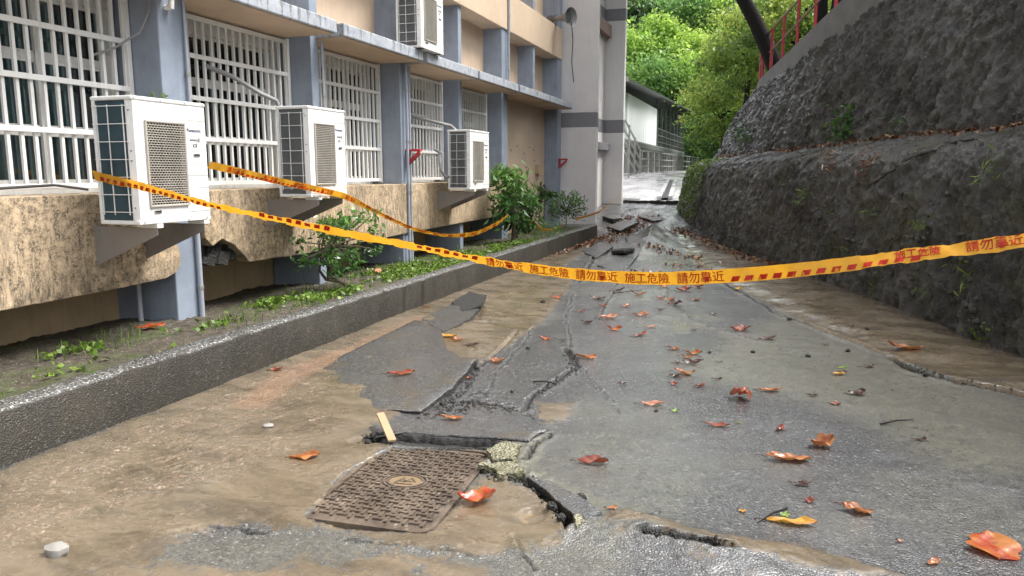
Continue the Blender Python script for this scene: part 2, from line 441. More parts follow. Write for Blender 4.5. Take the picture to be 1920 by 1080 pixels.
def kerb_mat():
    t = NT('wet_kerb_concrete')
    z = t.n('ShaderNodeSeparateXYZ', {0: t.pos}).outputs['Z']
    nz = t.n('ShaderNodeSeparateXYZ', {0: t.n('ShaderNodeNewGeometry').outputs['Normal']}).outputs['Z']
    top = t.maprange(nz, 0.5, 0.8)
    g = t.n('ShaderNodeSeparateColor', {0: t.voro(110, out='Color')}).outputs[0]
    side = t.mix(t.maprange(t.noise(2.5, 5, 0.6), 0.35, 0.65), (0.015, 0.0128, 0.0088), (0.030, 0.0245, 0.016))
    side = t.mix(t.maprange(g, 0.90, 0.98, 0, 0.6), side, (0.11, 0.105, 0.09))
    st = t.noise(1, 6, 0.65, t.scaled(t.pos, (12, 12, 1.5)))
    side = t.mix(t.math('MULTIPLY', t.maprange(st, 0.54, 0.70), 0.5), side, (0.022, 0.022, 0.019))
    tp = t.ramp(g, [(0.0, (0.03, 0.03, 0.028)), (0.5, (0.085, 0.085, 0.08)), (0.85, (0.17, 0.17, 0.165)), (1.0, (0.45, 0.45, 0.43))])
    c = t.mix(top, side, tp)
    return t.done(t.bsdf(c, t.mix(top, t.ramp(st, [(0.3, 0.45), (0.7, 0.7)]), (0.25, 0.25, 0.25)), t.bump(t.math('ADD', t.voro(110), t.noise(30, 4)), 0.7, 0.007)))
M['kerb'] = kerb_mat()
def soil_mat():
    t = NT('planter_soil')
    c = t.ramp(t.noise(9, 7, 0.7), [(0.3, (0.026, 0.021, 0.014)), (0.5, (0.062, 0.050, 0.034)), (0.7, (0.13, 0.11, 0.08))])
    c = t.mix(t.maprange(t.noise(60, 3), 0.6, 0.7), c, (0.28, 0.25, 0.20))
    c = t.mix(t.math('MULTIPLY', t.maprange(t.noise(2.2, 4), 0.5, 0.62), 0.6), c, (0.06, 0.085, 0.02))
    return t.done(t.bsdf(c, 0.75, t.bump(t.noise(45, 5, 0.7), 1.0, 0.02)))
M['soil'] = soil_mat()
def shotcrete_mat(name, moss_amt=1.0):
    t = NT(name)
    n1 = t.noise(1.3, 6, 0.65); n2 = t.noise(16, 5, 0.65)
    st = t.noise(1, 6, 0.7, t.scaled(t.pos, (7, 7, 1.6)), 0.8)
    c = t.ramp(n1, [(0.3, (0.018, 0.017, 0.015)), (0.5, (0.040, 0.038, 0.034)), (0.7, (0.076, 0.074, 0.069))])
    c = t.mix(t.math('MULTIPLY', t.maprange(st, 0.48, 0.68), 0.6), c, (0.024, 0.020, 0.014))
    c = t.mix(t.math('MULTIPLY', t.maprange(t.noise(1.9, 6, 0.65), 0.46, 0.62), 0.85 * moss_amt), c, t.mix(n2, (0.020, 0.022, 0.008), (0.075, 0.072, 0.026)))
    cr = t.attr('cav')
    c = t.mix(t.math('MULTIPLY', t.maprange(t.math('ADD', cr, t.math('MULTIPLY', t.math('SUBTRACT', n2, 0.5), 0.8)), 0.80, 1.05), 0.6), c, t.mix(n2, (0.09, 0.086, 0.075), (0.19, 0.185, 0.165)))
    rough = t.ramp(t.noise(2.1, 5, 0.6), [(0.36, 0.14), (0.62, 0.45)])
    h = t.math('ADD', t.math('MULTIPLY', n2, 1.2), t.math('MULTIPLY', t.noise(55, 5, 0.7), 0.9))
    wetm = t.math('ADD', t.math('MULTIPLY', t.maprange(t.noise(0.8, 5, 0.6), 0.38, 0.58, 0.1, 1.0), 0.75), t.attr('run'), True)
    return t.done(t.bsdf(c, rough, t.bump(h, 1.0, 0.035), **{'Coat Weight': wetm, 'Coat Roughness': 0.13, 'Coat IOR': 1.6, 'Coat Normal': t.bump(h, 0.8, 0.03)}))
M['shot'] = shotcrete_mat('wet_shotcrete')
M['shot2'] = shotcrete_mat('wet_shotcrete_upper', 0.6)
def plaza_mat():
    t = NT('wet_plaza_concrete')
    n1 = t.noise(0.8, 6, 0.6)
    c = t.mix(t.maprange(n1, 0.35, 0.65), (0.40, 0.39, 0.40), (0.55, 0.545, 0.56))
    c = t.mix(t.math('MULTIPLY', t.maprange(t.noise(2.5, 6, 0.7), 0.55, 0.7), 0.6), c, (0.16, 0.14, 0.125))
    return t.done(t.bsdf(c, t.ramp(t.noise(1.5, 4), [(0.35, 0.12), (0.65, 0.4)]), t.bump(t.noise(30, 4), 0.25, 0.01)))
M['plaza'] = plaza_mat()
def iron_mat():
    t = NT('muddy_cast_iron')
    c = t.mix(t.maprange(t.noise(7, 6, 0.65), 0.36, 0.66), (0.085, 0.066, 0.052), (0.185, 0.145, 0.110))
    c = t.mix(t.maprange(t.noise(40, 3), 0.63, 0.72), c, (0.36, 0.31, 0.25))
    return t.done(t.bsdf(c, t.ramp(t.noise(5), [(0.35, 0.22), (0.65, 0.5)]), t.bump(t.noise(120, 4, 0.7), 0.4, 0.004), Metallic=0.15))
M['iron'] = iron_mat()
def water_mat():
    t = NT('muddy_water')
    return t.done(t.bsdf(t.mix(t.noise(20), (0.20, 0.145, 0.085), (0.27, 0.20, 0.125)), 0.03))
M['water'] = water_mat()
def tape_mat(name, c, rough=0.3):
    t = NT(name)
    n = t.noise(30, 4)
    cc = t.mix(t.maprange(n, 0.35, 0.65), tuple(x * 0.9 for x in c), c)
    d = t.bsdf(cc, rough, t.bump(t.noise(45, 3, 0.5, t.scaled(t.pos, (1, 1, 0.4))), 0.3, 0.006))
    tr = t.n('ShaderNodeBsdfTranslucent', {'Color': cc}).outputs[0]
    return t.done(t.n('ShaderNodeMixShader', {0: 0.42, 1: d, 2: tr}).outputs[0])
M['tape'] = tape_mat('yellow_tape', (0.86, 0.43, 0.028))
M['tape_red'] = tape_mat('tape_red_ink', (0.62, 0.035, 0.012))
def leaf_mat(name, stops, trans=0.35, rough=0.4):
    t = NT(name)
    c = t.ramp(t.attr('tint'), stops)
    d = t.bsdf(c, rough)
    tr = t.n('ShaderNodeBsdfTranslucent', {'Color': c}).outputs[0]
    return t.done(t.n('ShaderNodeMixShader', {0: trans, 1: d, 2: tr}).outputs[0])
M['fol_lime'] = leaf_mat('foliage_lime', [(0.0, (0.13, 0.24, 0.045)), (0.5, (0.25, 0.43, 0.075)), (1.0, (0.44, 0.60, 0.12))], 0.55)
M['fol_mid'] = leaf_mat('foliage_mid', [(0.0, (0.075, 0.16, 0.045)), (0.5, (0.16, 0.31, 0.085)), (1.0, (0.29, 0.45, 0.12))], 0.55)
M['fol_dark'] = leaf_mat('foliage_dark', [(0.0, (0.015, 0.038, 0.014)), (0.6, (0.035, 0.085, 0.022)), (1.0, (0.09, 0.16, 0.04))], 0.3)
M['fol_olive'] = leaf_mat('foliage_olive', [(0.0, (0.08, 0.14, 0.035)), (0.5, (0.22, 0.34, 0.06)), (1.0, (0.44, 0.50, 0.11))], 0.55)
M['fol_shrub'] = leaf_mat('foliage_shrub', [(0.0, (0.03, 0.08, 0.025)), (0.5, (0.075, 0.18, 0.04)), (1.0, (0.17, 0.31, 0.07))], 0.3, 0.3)
M['fol_weed'] = leaf_mat('foliage_weed', [(0.0, (0.05, 0.08, 0.02)), (0.5, (0.12, 0.22, 0.03)), (1.0, (0.25, 0.36, 0.06))], 0.4)
M['fol_dry'] = leaf_mat('dry_leaf_litter', [(0.0, (0.035, 0.018, 0.012)), (0.35, (0.12, 0.045, 0.022)), (0.7, (0.26, 0.11, 0.04)), (1.0, (0.45, 0.30, 0.16))], 0.1, 0.35)
def bark(name, c):
    t = NT(name)
    cc = t.mix(t.noise(12, 5, 0.7), tuple(x * 0.5 for x in c), c)
    return t.done(t.bsdf(cc, 0.9, t.bump(t.noise(25, 5, 0.7, t.scaled(t.pos, (1, 1, 0.3))), 0.8, 0.03)))
M['bark'] = bark('wet_dark_bark', (0.014, 0.012, 0.011))
M['twig'] = bark('grey_brown_twig', (0.16, 0.125, 0.09))
def hill_mat():
    t = NT('hillside_undergrowth')
    c = t.ramp(t.noise(0.6, 7, 0.7), [(0.3, (0.012, 0.03, 0.008)), (0.6, (0.04, 0.085, 0.02))])
    return t.done(t.bsdf(c, 0.8, t.bump(t.noise(3, 6, 0.7), 1.0, 0.3)))
M['hill'] = hill_mat()
def ground_mat():
    t = NT('outlying_ground')
    c = t.ramp(t.noise(1.1, 6, 0.65), [(0.35, (0.05, 0.05, 0.045)), (0.65, (0.12, 0.105, 0.085))])
    return t.done(t.bsdf(c, 0.5, t.bump(t.noise(20, 5), 0.5, 0.02)))
M['ground'] = ground_mat()
def fallen(name, a, b, vein=(0.5, 0.25, 0.08)):
    t = NT(name)
    o = t.obj
    c = t.mix(t.maprange(t.noise(9, 4, 0.6, o), 0.4, 0.6), a, b)
    w = t.n('ShaderNodeTexWave', {'Vector': o, 'Scale': 9.0, 'Distortion': 1.0}, bands_direction='DIAGONAL').outputs['Fac']
    c = t.mix(t.maprange(t.noise(60, 3, 0.6, o), 0.62, 0.72), c, tuple(x * 0.25 for x in a))
    d = t.bsdf(c, t.ramp(t.noise(25, 3, 0.6, o), [(0.4, 0.2), (0.6, 0.5)]), t.bump(w, 0.4, 0.004))
    tr = t.n('ShaderNodeBsdfTranslucent', {'Color': c}).outputs[0]
    return t.done(t.n('ShaderNodeMixShader', {0: 0.2, 1: d, 2: tr}).outputs[0])
M['leaf_or'] = fallen('leaf_orange', (0.27, 0.085, 0.03), (0.44, 0.19, 0.065))
M['leaf_red'] = fallen('leaf_orange_red', (0.40, 0.06, 0.03), (0.48, 0.18, 0.04))
M['leaf_rb'] = fallen('leaf_red_brown', (0.20, 0.045, 0.025), (0.30, 0.085, 0.04))
M['leaf_dk'] = fallen('leaf_dark_brown', (0.05, 0.022, 0.015), (0.10, 0.04, 0.025))
M['leaf_ye'] = fallen('leaf_yellow', (0.58, 0.33, 0.05), (0.50, 0.22, 0.05))
M['leaf_gr'] = fallen('leaf_green', (0.14, 0.26, 0.04), (0.30, 0.36, 0.06))
M['leaf_pk'] = fallen('leaf_pinkish', (0.36, 0.15, 0.09), (0.45, 0.24, 0.16))

# ================================================================ the ground
def zprof(y): return np.interp(y, [14, 16.5, 18.5, 20, 22, 30, 54], [0, .02, .25, .5, .67, 1.38, 1.56])
MUD_LEFT = [(-4.5, 1.0), (-3.603, 2.567), (-3.636, 4.627), (-3.666, 7.743), (-3.636, 10.731), (-3.736, 12.168), (-3.573, 16.549), (-3.312, 16.171), (-2.995, 11.497), (-2.448, 9.842), (-2.281, 8.523), (-2.084, 7.072), (-2.050, 6.200), (-2.074, 5.394), (-2.191, 5.182), (-2.129, 4.738), (-2.026, 4.252), (-2.151, 3.776), (-2.068, 3.506), (-1.874, 3.486), (-1.930, 3.133), (-1.868, 2.669), (-1.647, 2.595), (-1.288, 2.681), (-1.277, 2.909), (-1.259, 3.339), (-1.016, 3.239), (-0.841, 3.085), (-0.720, 2.859), (-0.819, 2.684), (-1.103, 2.587), (-1.472, 2.556), (-1.833, 2.558), (-2.137, 2.455), (-2.262, 2.312), (-2.308, 2.134), (-2.284, 1.937), (-2.0, 0.6)]
MUD_SPOT = [(-1.427, 4.601), (-1.120, 4.619), (-1.027, 4.310), (-1.213, 4.074)]
MUD_RIGHT = [(1.707, 5.700), (1.389, 5.988), (1.079, 6.462), (0.708, 7.135), (0.288, 8.262), (-0.211, 9.730), (-0.724, 10.978), (-1.123, 12.891), (-1.744, 16.054), (-1.637, 17.188), (-0.293, 14.197), (0.546, 12.348), (1.377, 9.565), (1.812, 7.988), (2.070, 7.018), (3.2, 6.6), (3.2, 5.0)]
MUD_TONGUE = [(-0.584, 3.143), (-0.223, 3.037), (-0.008, 3.037), (0.237, 3.028), (0.603, 2.934), (0.339, 2.845), (-0.005, 2.893), (-0.302, 2.961), (-0.605, 3.010)]
MOSS_R = [(0.245, 8.813), (1.011, 6.815), (1.695, 5.659), (2.6, 5.2), (2.0, 4.3), (1.259, 4.075), (0.936, 4.069), (0.677, 4.734), (0.211, 5.194), (-0.291, 5.433), (-0.667, 5.698), (-0.158, 7.073)]
MOSS_F = [(-2.412, 1.913), (-2.252, 2.301), (-1.819, 2.537), (-1.014, 2.595), (-0.749, 2.753), (-0.669, 3.086), (-0.446, 3.028), (-0.453, 2.576)]
MOSS_M = [(-1.333, 3.619), (-1.138, 4.041), (-1.040, 3.545), (-0.736, 3.270), (-0.443, 3.163), (-0.730, 3.038), (-1.035, 3.298)]
RED_GR = [(-3.203, 3.795), (-3.424, 4.601), (-3.380, 5.982), (-3.360, 7.026), (-3.104, 6.197), (-3.211, 5.154), (-3.120, 4.431), (-2.976, 3.872)]
SANDY = [(-3.507, 2.494), (-3.483, 4.427), (-3.449, 7.561), (-3.170, 6.565), (-3.051, 4.891), (-2.682, 4.030), (-2.271, 3.735), (-2.321, 3.268), (-2.512, 2.831), (-2.607, 2.430), (-2.731, 1.906)]
HOLE = [(-1.041, 3.276), (-0.871, 3.194), (-0.739, 2.997), (-0.727, 2.857), (-0.806, 2.958), (-0.864, 3.077)]
COVER = [(-1.850, 2.642), (-1.642, 2.587), (-1.290, 2.686), (-1.277, 2.869), (-1.322, 3.590), (-1.404, 3.645), (-1.874, 3.486), (-1.950, 3.091)]
CRUMB = [(-1.891, 3.965), (-1.897, 4.480), (-1.828, 4.700), (-1.501, 4.430), (-1.308, 4.163), (-1.549, 3.980)]
CRACKS = [  # centre line, half width, depth
    ([(-1.566, 6.043), (-1.312, 5.480), (-1.363, 5.268), (-1.421, 4.641), (-1.411, 4.322)], .018, .022),
    ([(-2.178, 6.586), (-2.095, 5.967), (-2.035, 5.235)], .014, .02),
    ([(-2.079, 3.502), (-1.930, 3.623), (-1.655, 3.672), (-1.343, 3.734)], .04, .10),
    ([(-1.128, 4.006), (-1.136, 3.795), (-1.137, 3.574)], .012, .05),
    ([(-1.294, 3.356), (-1.161, 3.344), (-1.025, 3.268)], .016, .05),
    ([(-1.025, 3.268), (-0.847, 3.153), (-0.727, 2.932)], .02, .07),
    ([(-0.430, 2.928), (-0.310, 2.935), (-0.190, 2.906), (-0.066, 2.912)], .016, .07),
    ([(1.014, 6.549), (1.127, 6.175), (1.382, 5.956), (1.727, 5.720)], .028, .07),
    ([(-0.206, 9.557), (0.130, 8.432), (0.517, 7.679), (0.735, 7.189), (0.989, 6.652)], .014, .02),
    ([(-2.089, 2.430), (-1.937, 2.442)], .008, .03),
    ([(-1.590, 2.501), (-1.330, 2.566), (-1.012, 2.591)], .006, .02),
    ([(-0.943, 2.783), (-0.752, 2.535)], .006, .015),
    ([(-0.554, 2.991), (-0.372, 3.159)], .006, .02),
    ([(-1.293, 5.487), (-0.974, 4.856), (-0.798, 4.496)], .005, .008),
    ([(-2.107, 6.871), (-1.982, 6.223), (-1.865, 5.130), (-1.741, 4.597)], .008, .014),
    ([(-2.247, 9.041), (-1.890, 7.282), (-1.514, 6.060)], .008, .012),
    ([(-2.106, 11.798), (-1.795, 9.329), (-1.580, 7.387)], .010, .012),
    ([(-1.377, 10.756), (-1.043, 8.942), (-0.649, 7.703), (-0.015, 6.890)], .006, .008),
    ([(-3.033, 14.065), (-2.631, 11.620), (-2.379, 9.866)], .02, .03),
    ([(-1.199, 13.721), (-0.724, 10.978), (-0.206, 9.557)], .014, .02),
    ([(-3.006, 5.224), (-2.582, 5.050), (-2.230, 5.169)], .006, .012),
    ([(-2.300, 2.324), (-2.224, 2.425), (-2.061, 2.429)], .006, .015),
]
APEX, FOOT = (-2.273, 16.172), (-2.079, 12.871)
def road_z(X, Y):
    """height of the road surface and its masks at arrays X, Y"""
    wx = X + 0.035 * fbm(X * 5, Y * 5, seed=3, octv=4) + .012 * vnoise(X * 40, Y * 40, seed=91)
    wy = Y + 0.035 * fbm(X * 5 + 40, Y * 5, seed=5, octv=4) + .012 * vnoise(X * 40, Y * 40 + 9, seed=92)
    z = zprof(Y) + 0.018 * fbm(X * 0.9, Y * 0.7, seed=11, octv=3) + 0.004 * fbm(X * 6, Y * 6, seed=12, octv=3)
    sl = poly_sd(wx, wy, MUD_LEFT)
    mud = sstep(0.09, -0.09, sl)
    mud = np.maximum(mud, 0.75 * sstep(0.05, -0.1, poly_sd(wx, wy, MUD_SPOT)))
    sr = poly_sd(wx, wy, MUD_RIGHT)
    mr = sstep(0.06, -0.06, sr)
    mud = np.maximum(mud, mr)
    tg = sstep(0.04, -0.05, poly_sd(wx, wy, MUD_TONGUE)); mud = np.maximum(mud, tg * .85)
    thin = 0.55 * sstep(0.15, 0.5, fbm(X * 0.8 + 7, Y * 0.8, seed=31, octv=4)) * sstep(2.0, 0.2, X + .15 * Y)
    mud = np.maximum(mud, thin * .8)
    mud = np.maximum(mud, .78 * sstep(-.15, .45, fbm(X * 2.6, Y * 2.6, seed=35, octv=4) + .12) * sstep(3.3, 2.5, Y) * sstep(.5, -.7, X))
    moss = np.maximum.reduce([sstep(0.22, -0.25, poly_sd(wx, wy, MOSS_R)), 0.5 * sstep(0.1, -0.1, poly_sd(wx, wy, MOSS_F)), sstep(0.06, -0.05, poly_sd(wx, wy, MOSS_M))])
    moss = np.maximum(moss, 0.45 * sstep(0.0, 0.45, fbm(X * 1.3, Y * 1.1, seed=33, octv=4)))
    red = sstep(0.06, -0.06, poly_sd(wx, wy, RED_GR))
    sand = np.maximum(sstep(0.1, -0.12, poly_sd(wx, wy, SANDY)), 0.4 * (mr < .1))
    # mud lies a little higher where it has drifted, with ripples left by running water
    dm = fbm(X * 1.4 + .6 * Y, Y * 3.2, seed=21, octv=4)
    z = z + mud * (0.012 + 0.014 * dm) + sand * mud * 0.004 * vnoise(X * 55, Y * 55, seed=8)
    z = z + 0.022 * sstep(-0.02, -0.30, sr) * mr + mr * .02 * sstep(0, -.5, sr)
    fresh = np.zeros_like(X)
    for pts, w, dep in CRACKS:
        d = seg_d(wx, wy, pts)
        z = z - dep * np.exp(-(d / w) ** 4)
        z = z + 0.006 * np.exp(-((d - 2.2 * w) / (1.6 * w)) ** 2)
        fresh = np.maximum(fresh, sstep(1.5 * w, 0.7 * w, d) if w < .038 else sstep(.13, .09, d))  # widest groove is blackened past its break to paint in the gap's shade
    # lifted lip in front of the hole, broken road edge
    lip = seg_d(wx, wy, [(-0.706, 2.940), (-0.434, 2.956), (-0.004, 2.872)])
    z = z + 0.035 * np.exp(-(lip / .16) ** 2)
    hd = poly_sd(wx, wy, HOLE); z = z - 0.085 * sstep(0.012, -0.02, hd); fresh = np.maximum(fresh, sstep(.02, -.01, hd) * .9)
    rub = seg_d(wx, wy, [(-1.296, 3.520), (-1.176, 3.389), (-1.067, 3.355)])
    z = z + .03 * np.exp(-(rub / .09) ** 2) * (0.6 + 0.8 * vnoise(X * 22, Y * 22, seed=77))
    moss = np.maximum(moss, np.exp(-(rub / .10) ** 2)); mud = mud * (1 - .9 * np.exp(-(rub / .09) ** 2))
    cr = sstep(.05, -.05, poly_sd(wx, wy, CRUMB)) * sstep(.0, .25, vnoise(X * 45, Y * 45, seed=66))
    z = z + .012 * cr; fresh = np.maximum(fresh, cr); mud = mud * (1 - cr)
    cs = poly_sd(X + .3 * (wx - X), Y + .3 * (wy - Y), COVER)
    z = np.where(cs < 0, np.minimum(z, -0.055 + 0 * z), z)
    # crushed asphalt heaved into a ridge at the narrow end
    ax, ay = FOOT; bx, by = APEX
    vx, vy = bx - ax, by - ay; L2 = vx * vx + vy * vy
    t = ((X - ax) * vx + (Y - ay) * vy) / L2
    pd = ((X - ax) * vy - (Y - ay) * vx) / math.sqrt(L2)
    side = np.where(pd > 0, 0.60, 0.42)
    ridge = 0.40 * np.clip(t, 0, 1) ** 1.2 * np.exp(-np.abs(pd) / side) * sstep(1.25, 1.0, t)
    z = z + ridge * (1 + .1 * vnoise(X * 6, Y * 6, seed=70))
    far = sstep(12.5, 16.5, Y)
    z = z + far * 0.05 * fbm(X * 2.2, Y * 1.6, seed=44, octv=4) * (1 - sstep(.02, .2, ridge))
    puddle = .85 * sstep(-.02, -.28, dm + .1 * vnoise(X * 9, Y * 9, seed=3)) * sstep(.6, .95, mud) * (1 - .8 * sand * (X > -2.6)) * sstep(9.5, 7.5, Y)
    # muddy pocket of water
    pu = np.hypot(X - (-0.904, 2.962)[0], (Y - (-0.904, 2.962)[1]) * .75)
    z = z - .022 * sstep(.075, .045, pu); mud = np.maximum(mud, sstep(.16, .1, pu))
    return z, np.stack([mud, moss, fresh], -1), np.stack([sand * (mr < .3), puddle, red], -1)

ys = [-4.0]
while ys[-1] < 22.4:
    y = ys[-1]
    ys.append(y + (0.30 if y < 1.2 else max(0.0085, .0034 * y)))
ys = np.array(ys)
xs = np.concatenate([np.linspace(-5.4, -3.75, 8), np.arange(-3.68, 2.0, 0.0115), np.linspace(2.06, 5.5, 24)])
GX, GY = np.meshgrid(xs, ys)
RZ, M1, M2 = road_z(GX.ravel(), GY.ravel())
road = link('road', np_mesh('road', np.stack([GX.ravel(), GY.ravel(), RZ], 1), grid_faces(len(ys), len(xs)), True, {'m1': M1, 'm2': M2}), M['road'])
tag(road, 'cracked wet asphalt lane silted over with brown mud', kind='structure')
_RZ = RZ.reshape(GX.shape)
def gzat(x, y):
    i = int(np.clip(np.searchsorted(ys, y), 1, len(ys) - 1)); j = int(np.clip(np.searchsorted(xs, x), 1, len(xs) - 1))
    return float(max(_RZ[i, j], _RZ[i - 1, j], _RZ[i, j - 1], _RZ[i - 1, j - 1]))

# wide sheet under everything
ground = MB(); ground.box(-160, 160, -120, 46, -0.9, -0.75)
tag(ground.build('ground', M['ground']), kind='structure')

# ---- broken plates of asphalt lying on the road (children of the road)
def plate(name, outline, z0, tilt, thick, parent=road, label=None, curl=0.0, seed=1, mats=None, rag=0.018, sub=10):
    """ragged plate: outline in world xy, top at z0 + tilt.(p-c)"""
    pts = []
    n = len(outline)
    rnd = random.Random(seed)
    for i in range(n):
        a, b = outline[i], outline[(i + 1) % n]
        L = math.hypot(b[0] - a[0], b[1] - a[1]); k = max(2, int(L / 0.022))
        for j in range(k): pts.append((a[0] + (b[0] - a[0]) * j / k, a[1] + (b[1] - a[1]) * j / k))
    P = np.array(pts); c = P.mean(0)
    nrm = (P - c) / np.linalg.norm(P - c, axis=1)[:, None]
    P = P + nrm * (rag * fbm(P[:, 0] * 18, P[:, 1] * 18, seed=seed, octv=4))[:, None]
    m = len(P)
    def top(Q): return z0 + tilt[0] * (Q[:, 0] - c[0]) + tilt[1] * (Q[:, 1] - c[1]) + curl * np.hypot(Q[:, 0] - c[0], Q[:, 1] - c[1]) ** 2 + .006 * fbm(Q[:, 0] * 5, Q[:, 1] * 5, seed=seed + 3, octv=3)
    V = []; rings = [1.0 - i / sub for i in range(sub)]
    bot = P + nrm * (.008 * vnoise(P[:, 0] * 60, P[:, 1] * 60, seed=seed + 9))[:, None] - nrm * .012
    V.append(np.c_[bot, top(P) - thick]); mid = P + nrm * (.008 * vnoise(P[:, 0] * 70, P[:, 1] * 70, seed=seed + 5))[:, None]
    V.append(np.c_[mid, top(P) - thick * .5]); V.append(np.c_[P, top(P) - .007])
    for r in rings:
        Q = c + (P - c) * (r if r < 1 else 0.985); V.append(np.c_[Q, top(Q)])
    V = np.concatenate(V); k = 3 + len(rings)
    F, mi = [], []
    for r in range(k - 1):
        for i in range(m):
            F.append((r * m + i, r * m + (i + 1) % m, (r + 1) * m + (i + 1) % m, (r + 1) * m + i)); mi.append(1 if r < 2 else 0)
    cv = len(V); V = np.concatenate([V, [[c[0], c[1], top(c[None])[0]]]])
    for i in range(m): F.append(((k - 1) * m + i, (k - 1) * m + (i + 1) % m, cv)); mi.append(0)
    me = bpy.data.meshes.new(name); off = np.array([c[0], c[1], z0])
    me.from_pydata([tuple(v) for v in V - off], [], F); me.polygons.foreach_set('material_index', mi); smooth(me, 50)
    o = link(name, me, mats or [M['slab'], M['fresh']], parent, tuple(off))
    if label: o['label'] = label
    return o
plate('asphalt_plate', [(-3.115, 4.462), (-3.249, 5.216), (-3.255, 6.619), (-2.810, 6.223), (-2.449, 5.545), (-2.221, 5.275), (-2.068, 5.275), (-1.959, 4.497), (-1.967, 4.035), (-2.289, 4.024), (-2.693, 4.172)], .036, (.055, .030), .085, label='large tilted plate of asphalt lifted beside the sand', seed=4)
plate('asphalt_plate', [(-3.263, 6.759), (-3.280, 7.548), (-2.877, 7.414), (-2.780, 6.865), (-2.801, 6.275)], .03, (.03, .03), .06, label='small slab end next to the dark hole', seed=6)
plate('asphalt_plate', [(-2.147, 3.718), (-2.032, 3.959), (-1.788, 4.309), (-1.472, 4.346), (-1.144, 4.039), (-1.199, 3.818), (-1.366, 3.797), (-1.686, 3.742), (-1.971, 3.702), (-2.036, 3.570)], .016, (.0, .0), .05, label='thin broken plate overhanging the access cover', seed=9)
plate('asphalt_plate', [(-3.347, 7.703), (-3.308, 8.175), (-2.974, 7.866), (-2.855, 7.388), (-2.994, 7.213)], .07, (.16, .10), .05, label='black upturned lump of asphalt', seed=12, mats=[M['fresh'], M['fresh']], rag=.03)
plate('asphalt_plate', [(-2.743, 13.964), (-2.559, 14.408), (-2.229, 13.556), (-2.321, 12.985), (-2.549, 13.084)], .09, (.1, -.05), .06, label='black lump of asphalt among leaves', seed=13, mats=[M['fresh'], M['fresh']], rag=.03)
plate('asphalt_plate', [(-2.510, 11.662), (-2.740, 14.157), (-2.515, 17.067), (-2.137, 13.587), (-1.968, 11.039)], .06, (-.015, .016), .06, label='sagging slab left of the heaved ridge', seed=15)
plate('concrete_plate', [(-3.093, 19.077), (-2.914, 20.609), (-2.339, 20.238), (-2.245, 19.031), (-2.609, 18.534)], .42, (-.05, .10), .12, label='tilted grey slab below the pale ramp', seed=17, mats=[M['parapet'], M['fresh']], rag=.03)
plate('concrete_plate', [(-1.357, 3.578), (-1.290, 3.717), (-1.191, 3.651), (-1.170, 3.471), (-1.271, 3.452)], .036, (.02, .06), .05, label='olive broken concrete beside the cover', seed=21, mats=[M['rubble'], M['rubble']], rag=.03)
plate('concrete_plate', [(-1.294, 3.356), (-1.227, 3.452), (-1.081, 3.400), (-1.072, 3.286), (-1.170, 3.252)], .04, (.02, -.06), .06, label='crumbled olive concrete collar of the cover', seed=22, mats=[M['rubble'], M['rubble']], rag=.04)
plate('asphalt_plate', [(-1.034, 3.278), (-0.919, 3.272), (-0.733, 3.150), (-0.615, 3.039), (-0.698, 2.958), (-0.779, 3.038), (-0.887, 3.158)], .035, (.03, .08), .04, label='grey flap of asphalt over the washed out hole', seed=23, rag=.02)
plate('concrete_plate', [(-0.723, 2.934), (-0.694, 2.970), (-0.659, 2.920), (-0.685, 2.856)], .04, (-.2, .1), .05, label='small yellowish lump at the edge of the hole', seed=24, mats=[M['rubble'], M['rubble']])

for i, (ol, dz, tl) in enumerate((([(-3.594, 17.711), (-3.338, 18.698), (-2.924, 18.146), (-3.146, 16.980)], .07, (.06, .10)), ([(-3.949, 18.761), (-3.748, 19.266), (-3.348, 19.054), (-3.595, 18.499)], .06, (-.1, .08)), ([(-3.236, 13.598), (-3.146, 14.838), (-2.740, 14.157), (-2.748, 12.670)], .045, (.05, .05)))):
    c = np.mean(np.array(ol), 0)
    plate('asphalt_plate', ol, gzat(c[0], c[1]) + dz, tl, .09, label='%s heaved slab among the broken asphalt at the narrow far end' % ('middle', 'farthest', 'nearest')[i], seed=60 + i, rag=.04, sub=6)
# ---- pale ramp / plaza beyond the tower
px_ = np.linspace(-9, 12, 120); py_ = np.linspace(21.3, 58, 200)
PX, PY = np.meshgrid(px_, py_)
PZ = zprof(PY) + .05 * fbm(PX * .8, PY * .5, seed=50, octv=3) + .06 * sstep(21.9, 21.3, PY)
plaza = link('plaza', np_mesh('plaza', np.stack([PX.ravel(), PY.ravel(), PZ.ravel() + .03], 1), grid_faces(200, 120)), M['plaza'])
tag(plaza, 'pale wet concrete ramp rising to the walkway', kind='structure')
edge = MB()
for i in range(40):
    x0 = -5.0 + i * .09
    edge.box(x0, x0 + .088, 21.22 + .05 * random.random(), 21.4, zprof(21.3) - .15, zprof(21.3) + .07 + .03 * random.random())
edge.build('broken_edge', M['fresh'], plaza)

q = [(-2.944, 21.947), (-2.638, 22.050), (-3.094, 27.290), (-3.328, 27.211)]
MB().add([(x, y, float(zprof(y)) + .085) for x, y in q], [(0, 1, 2, 3)]).build('drain_slot', M['black'], plaza)
for a, b in ((0, 3), (1, 2)):
    MB().bar((q[a][0], q[a][1], float(zprof(q[a][1])) + .08), (q[b][0], q[b][1], float(zprof(q[b][1])) + .08), .12, .10).build('drain_kerb', M['plaza'], plaza)

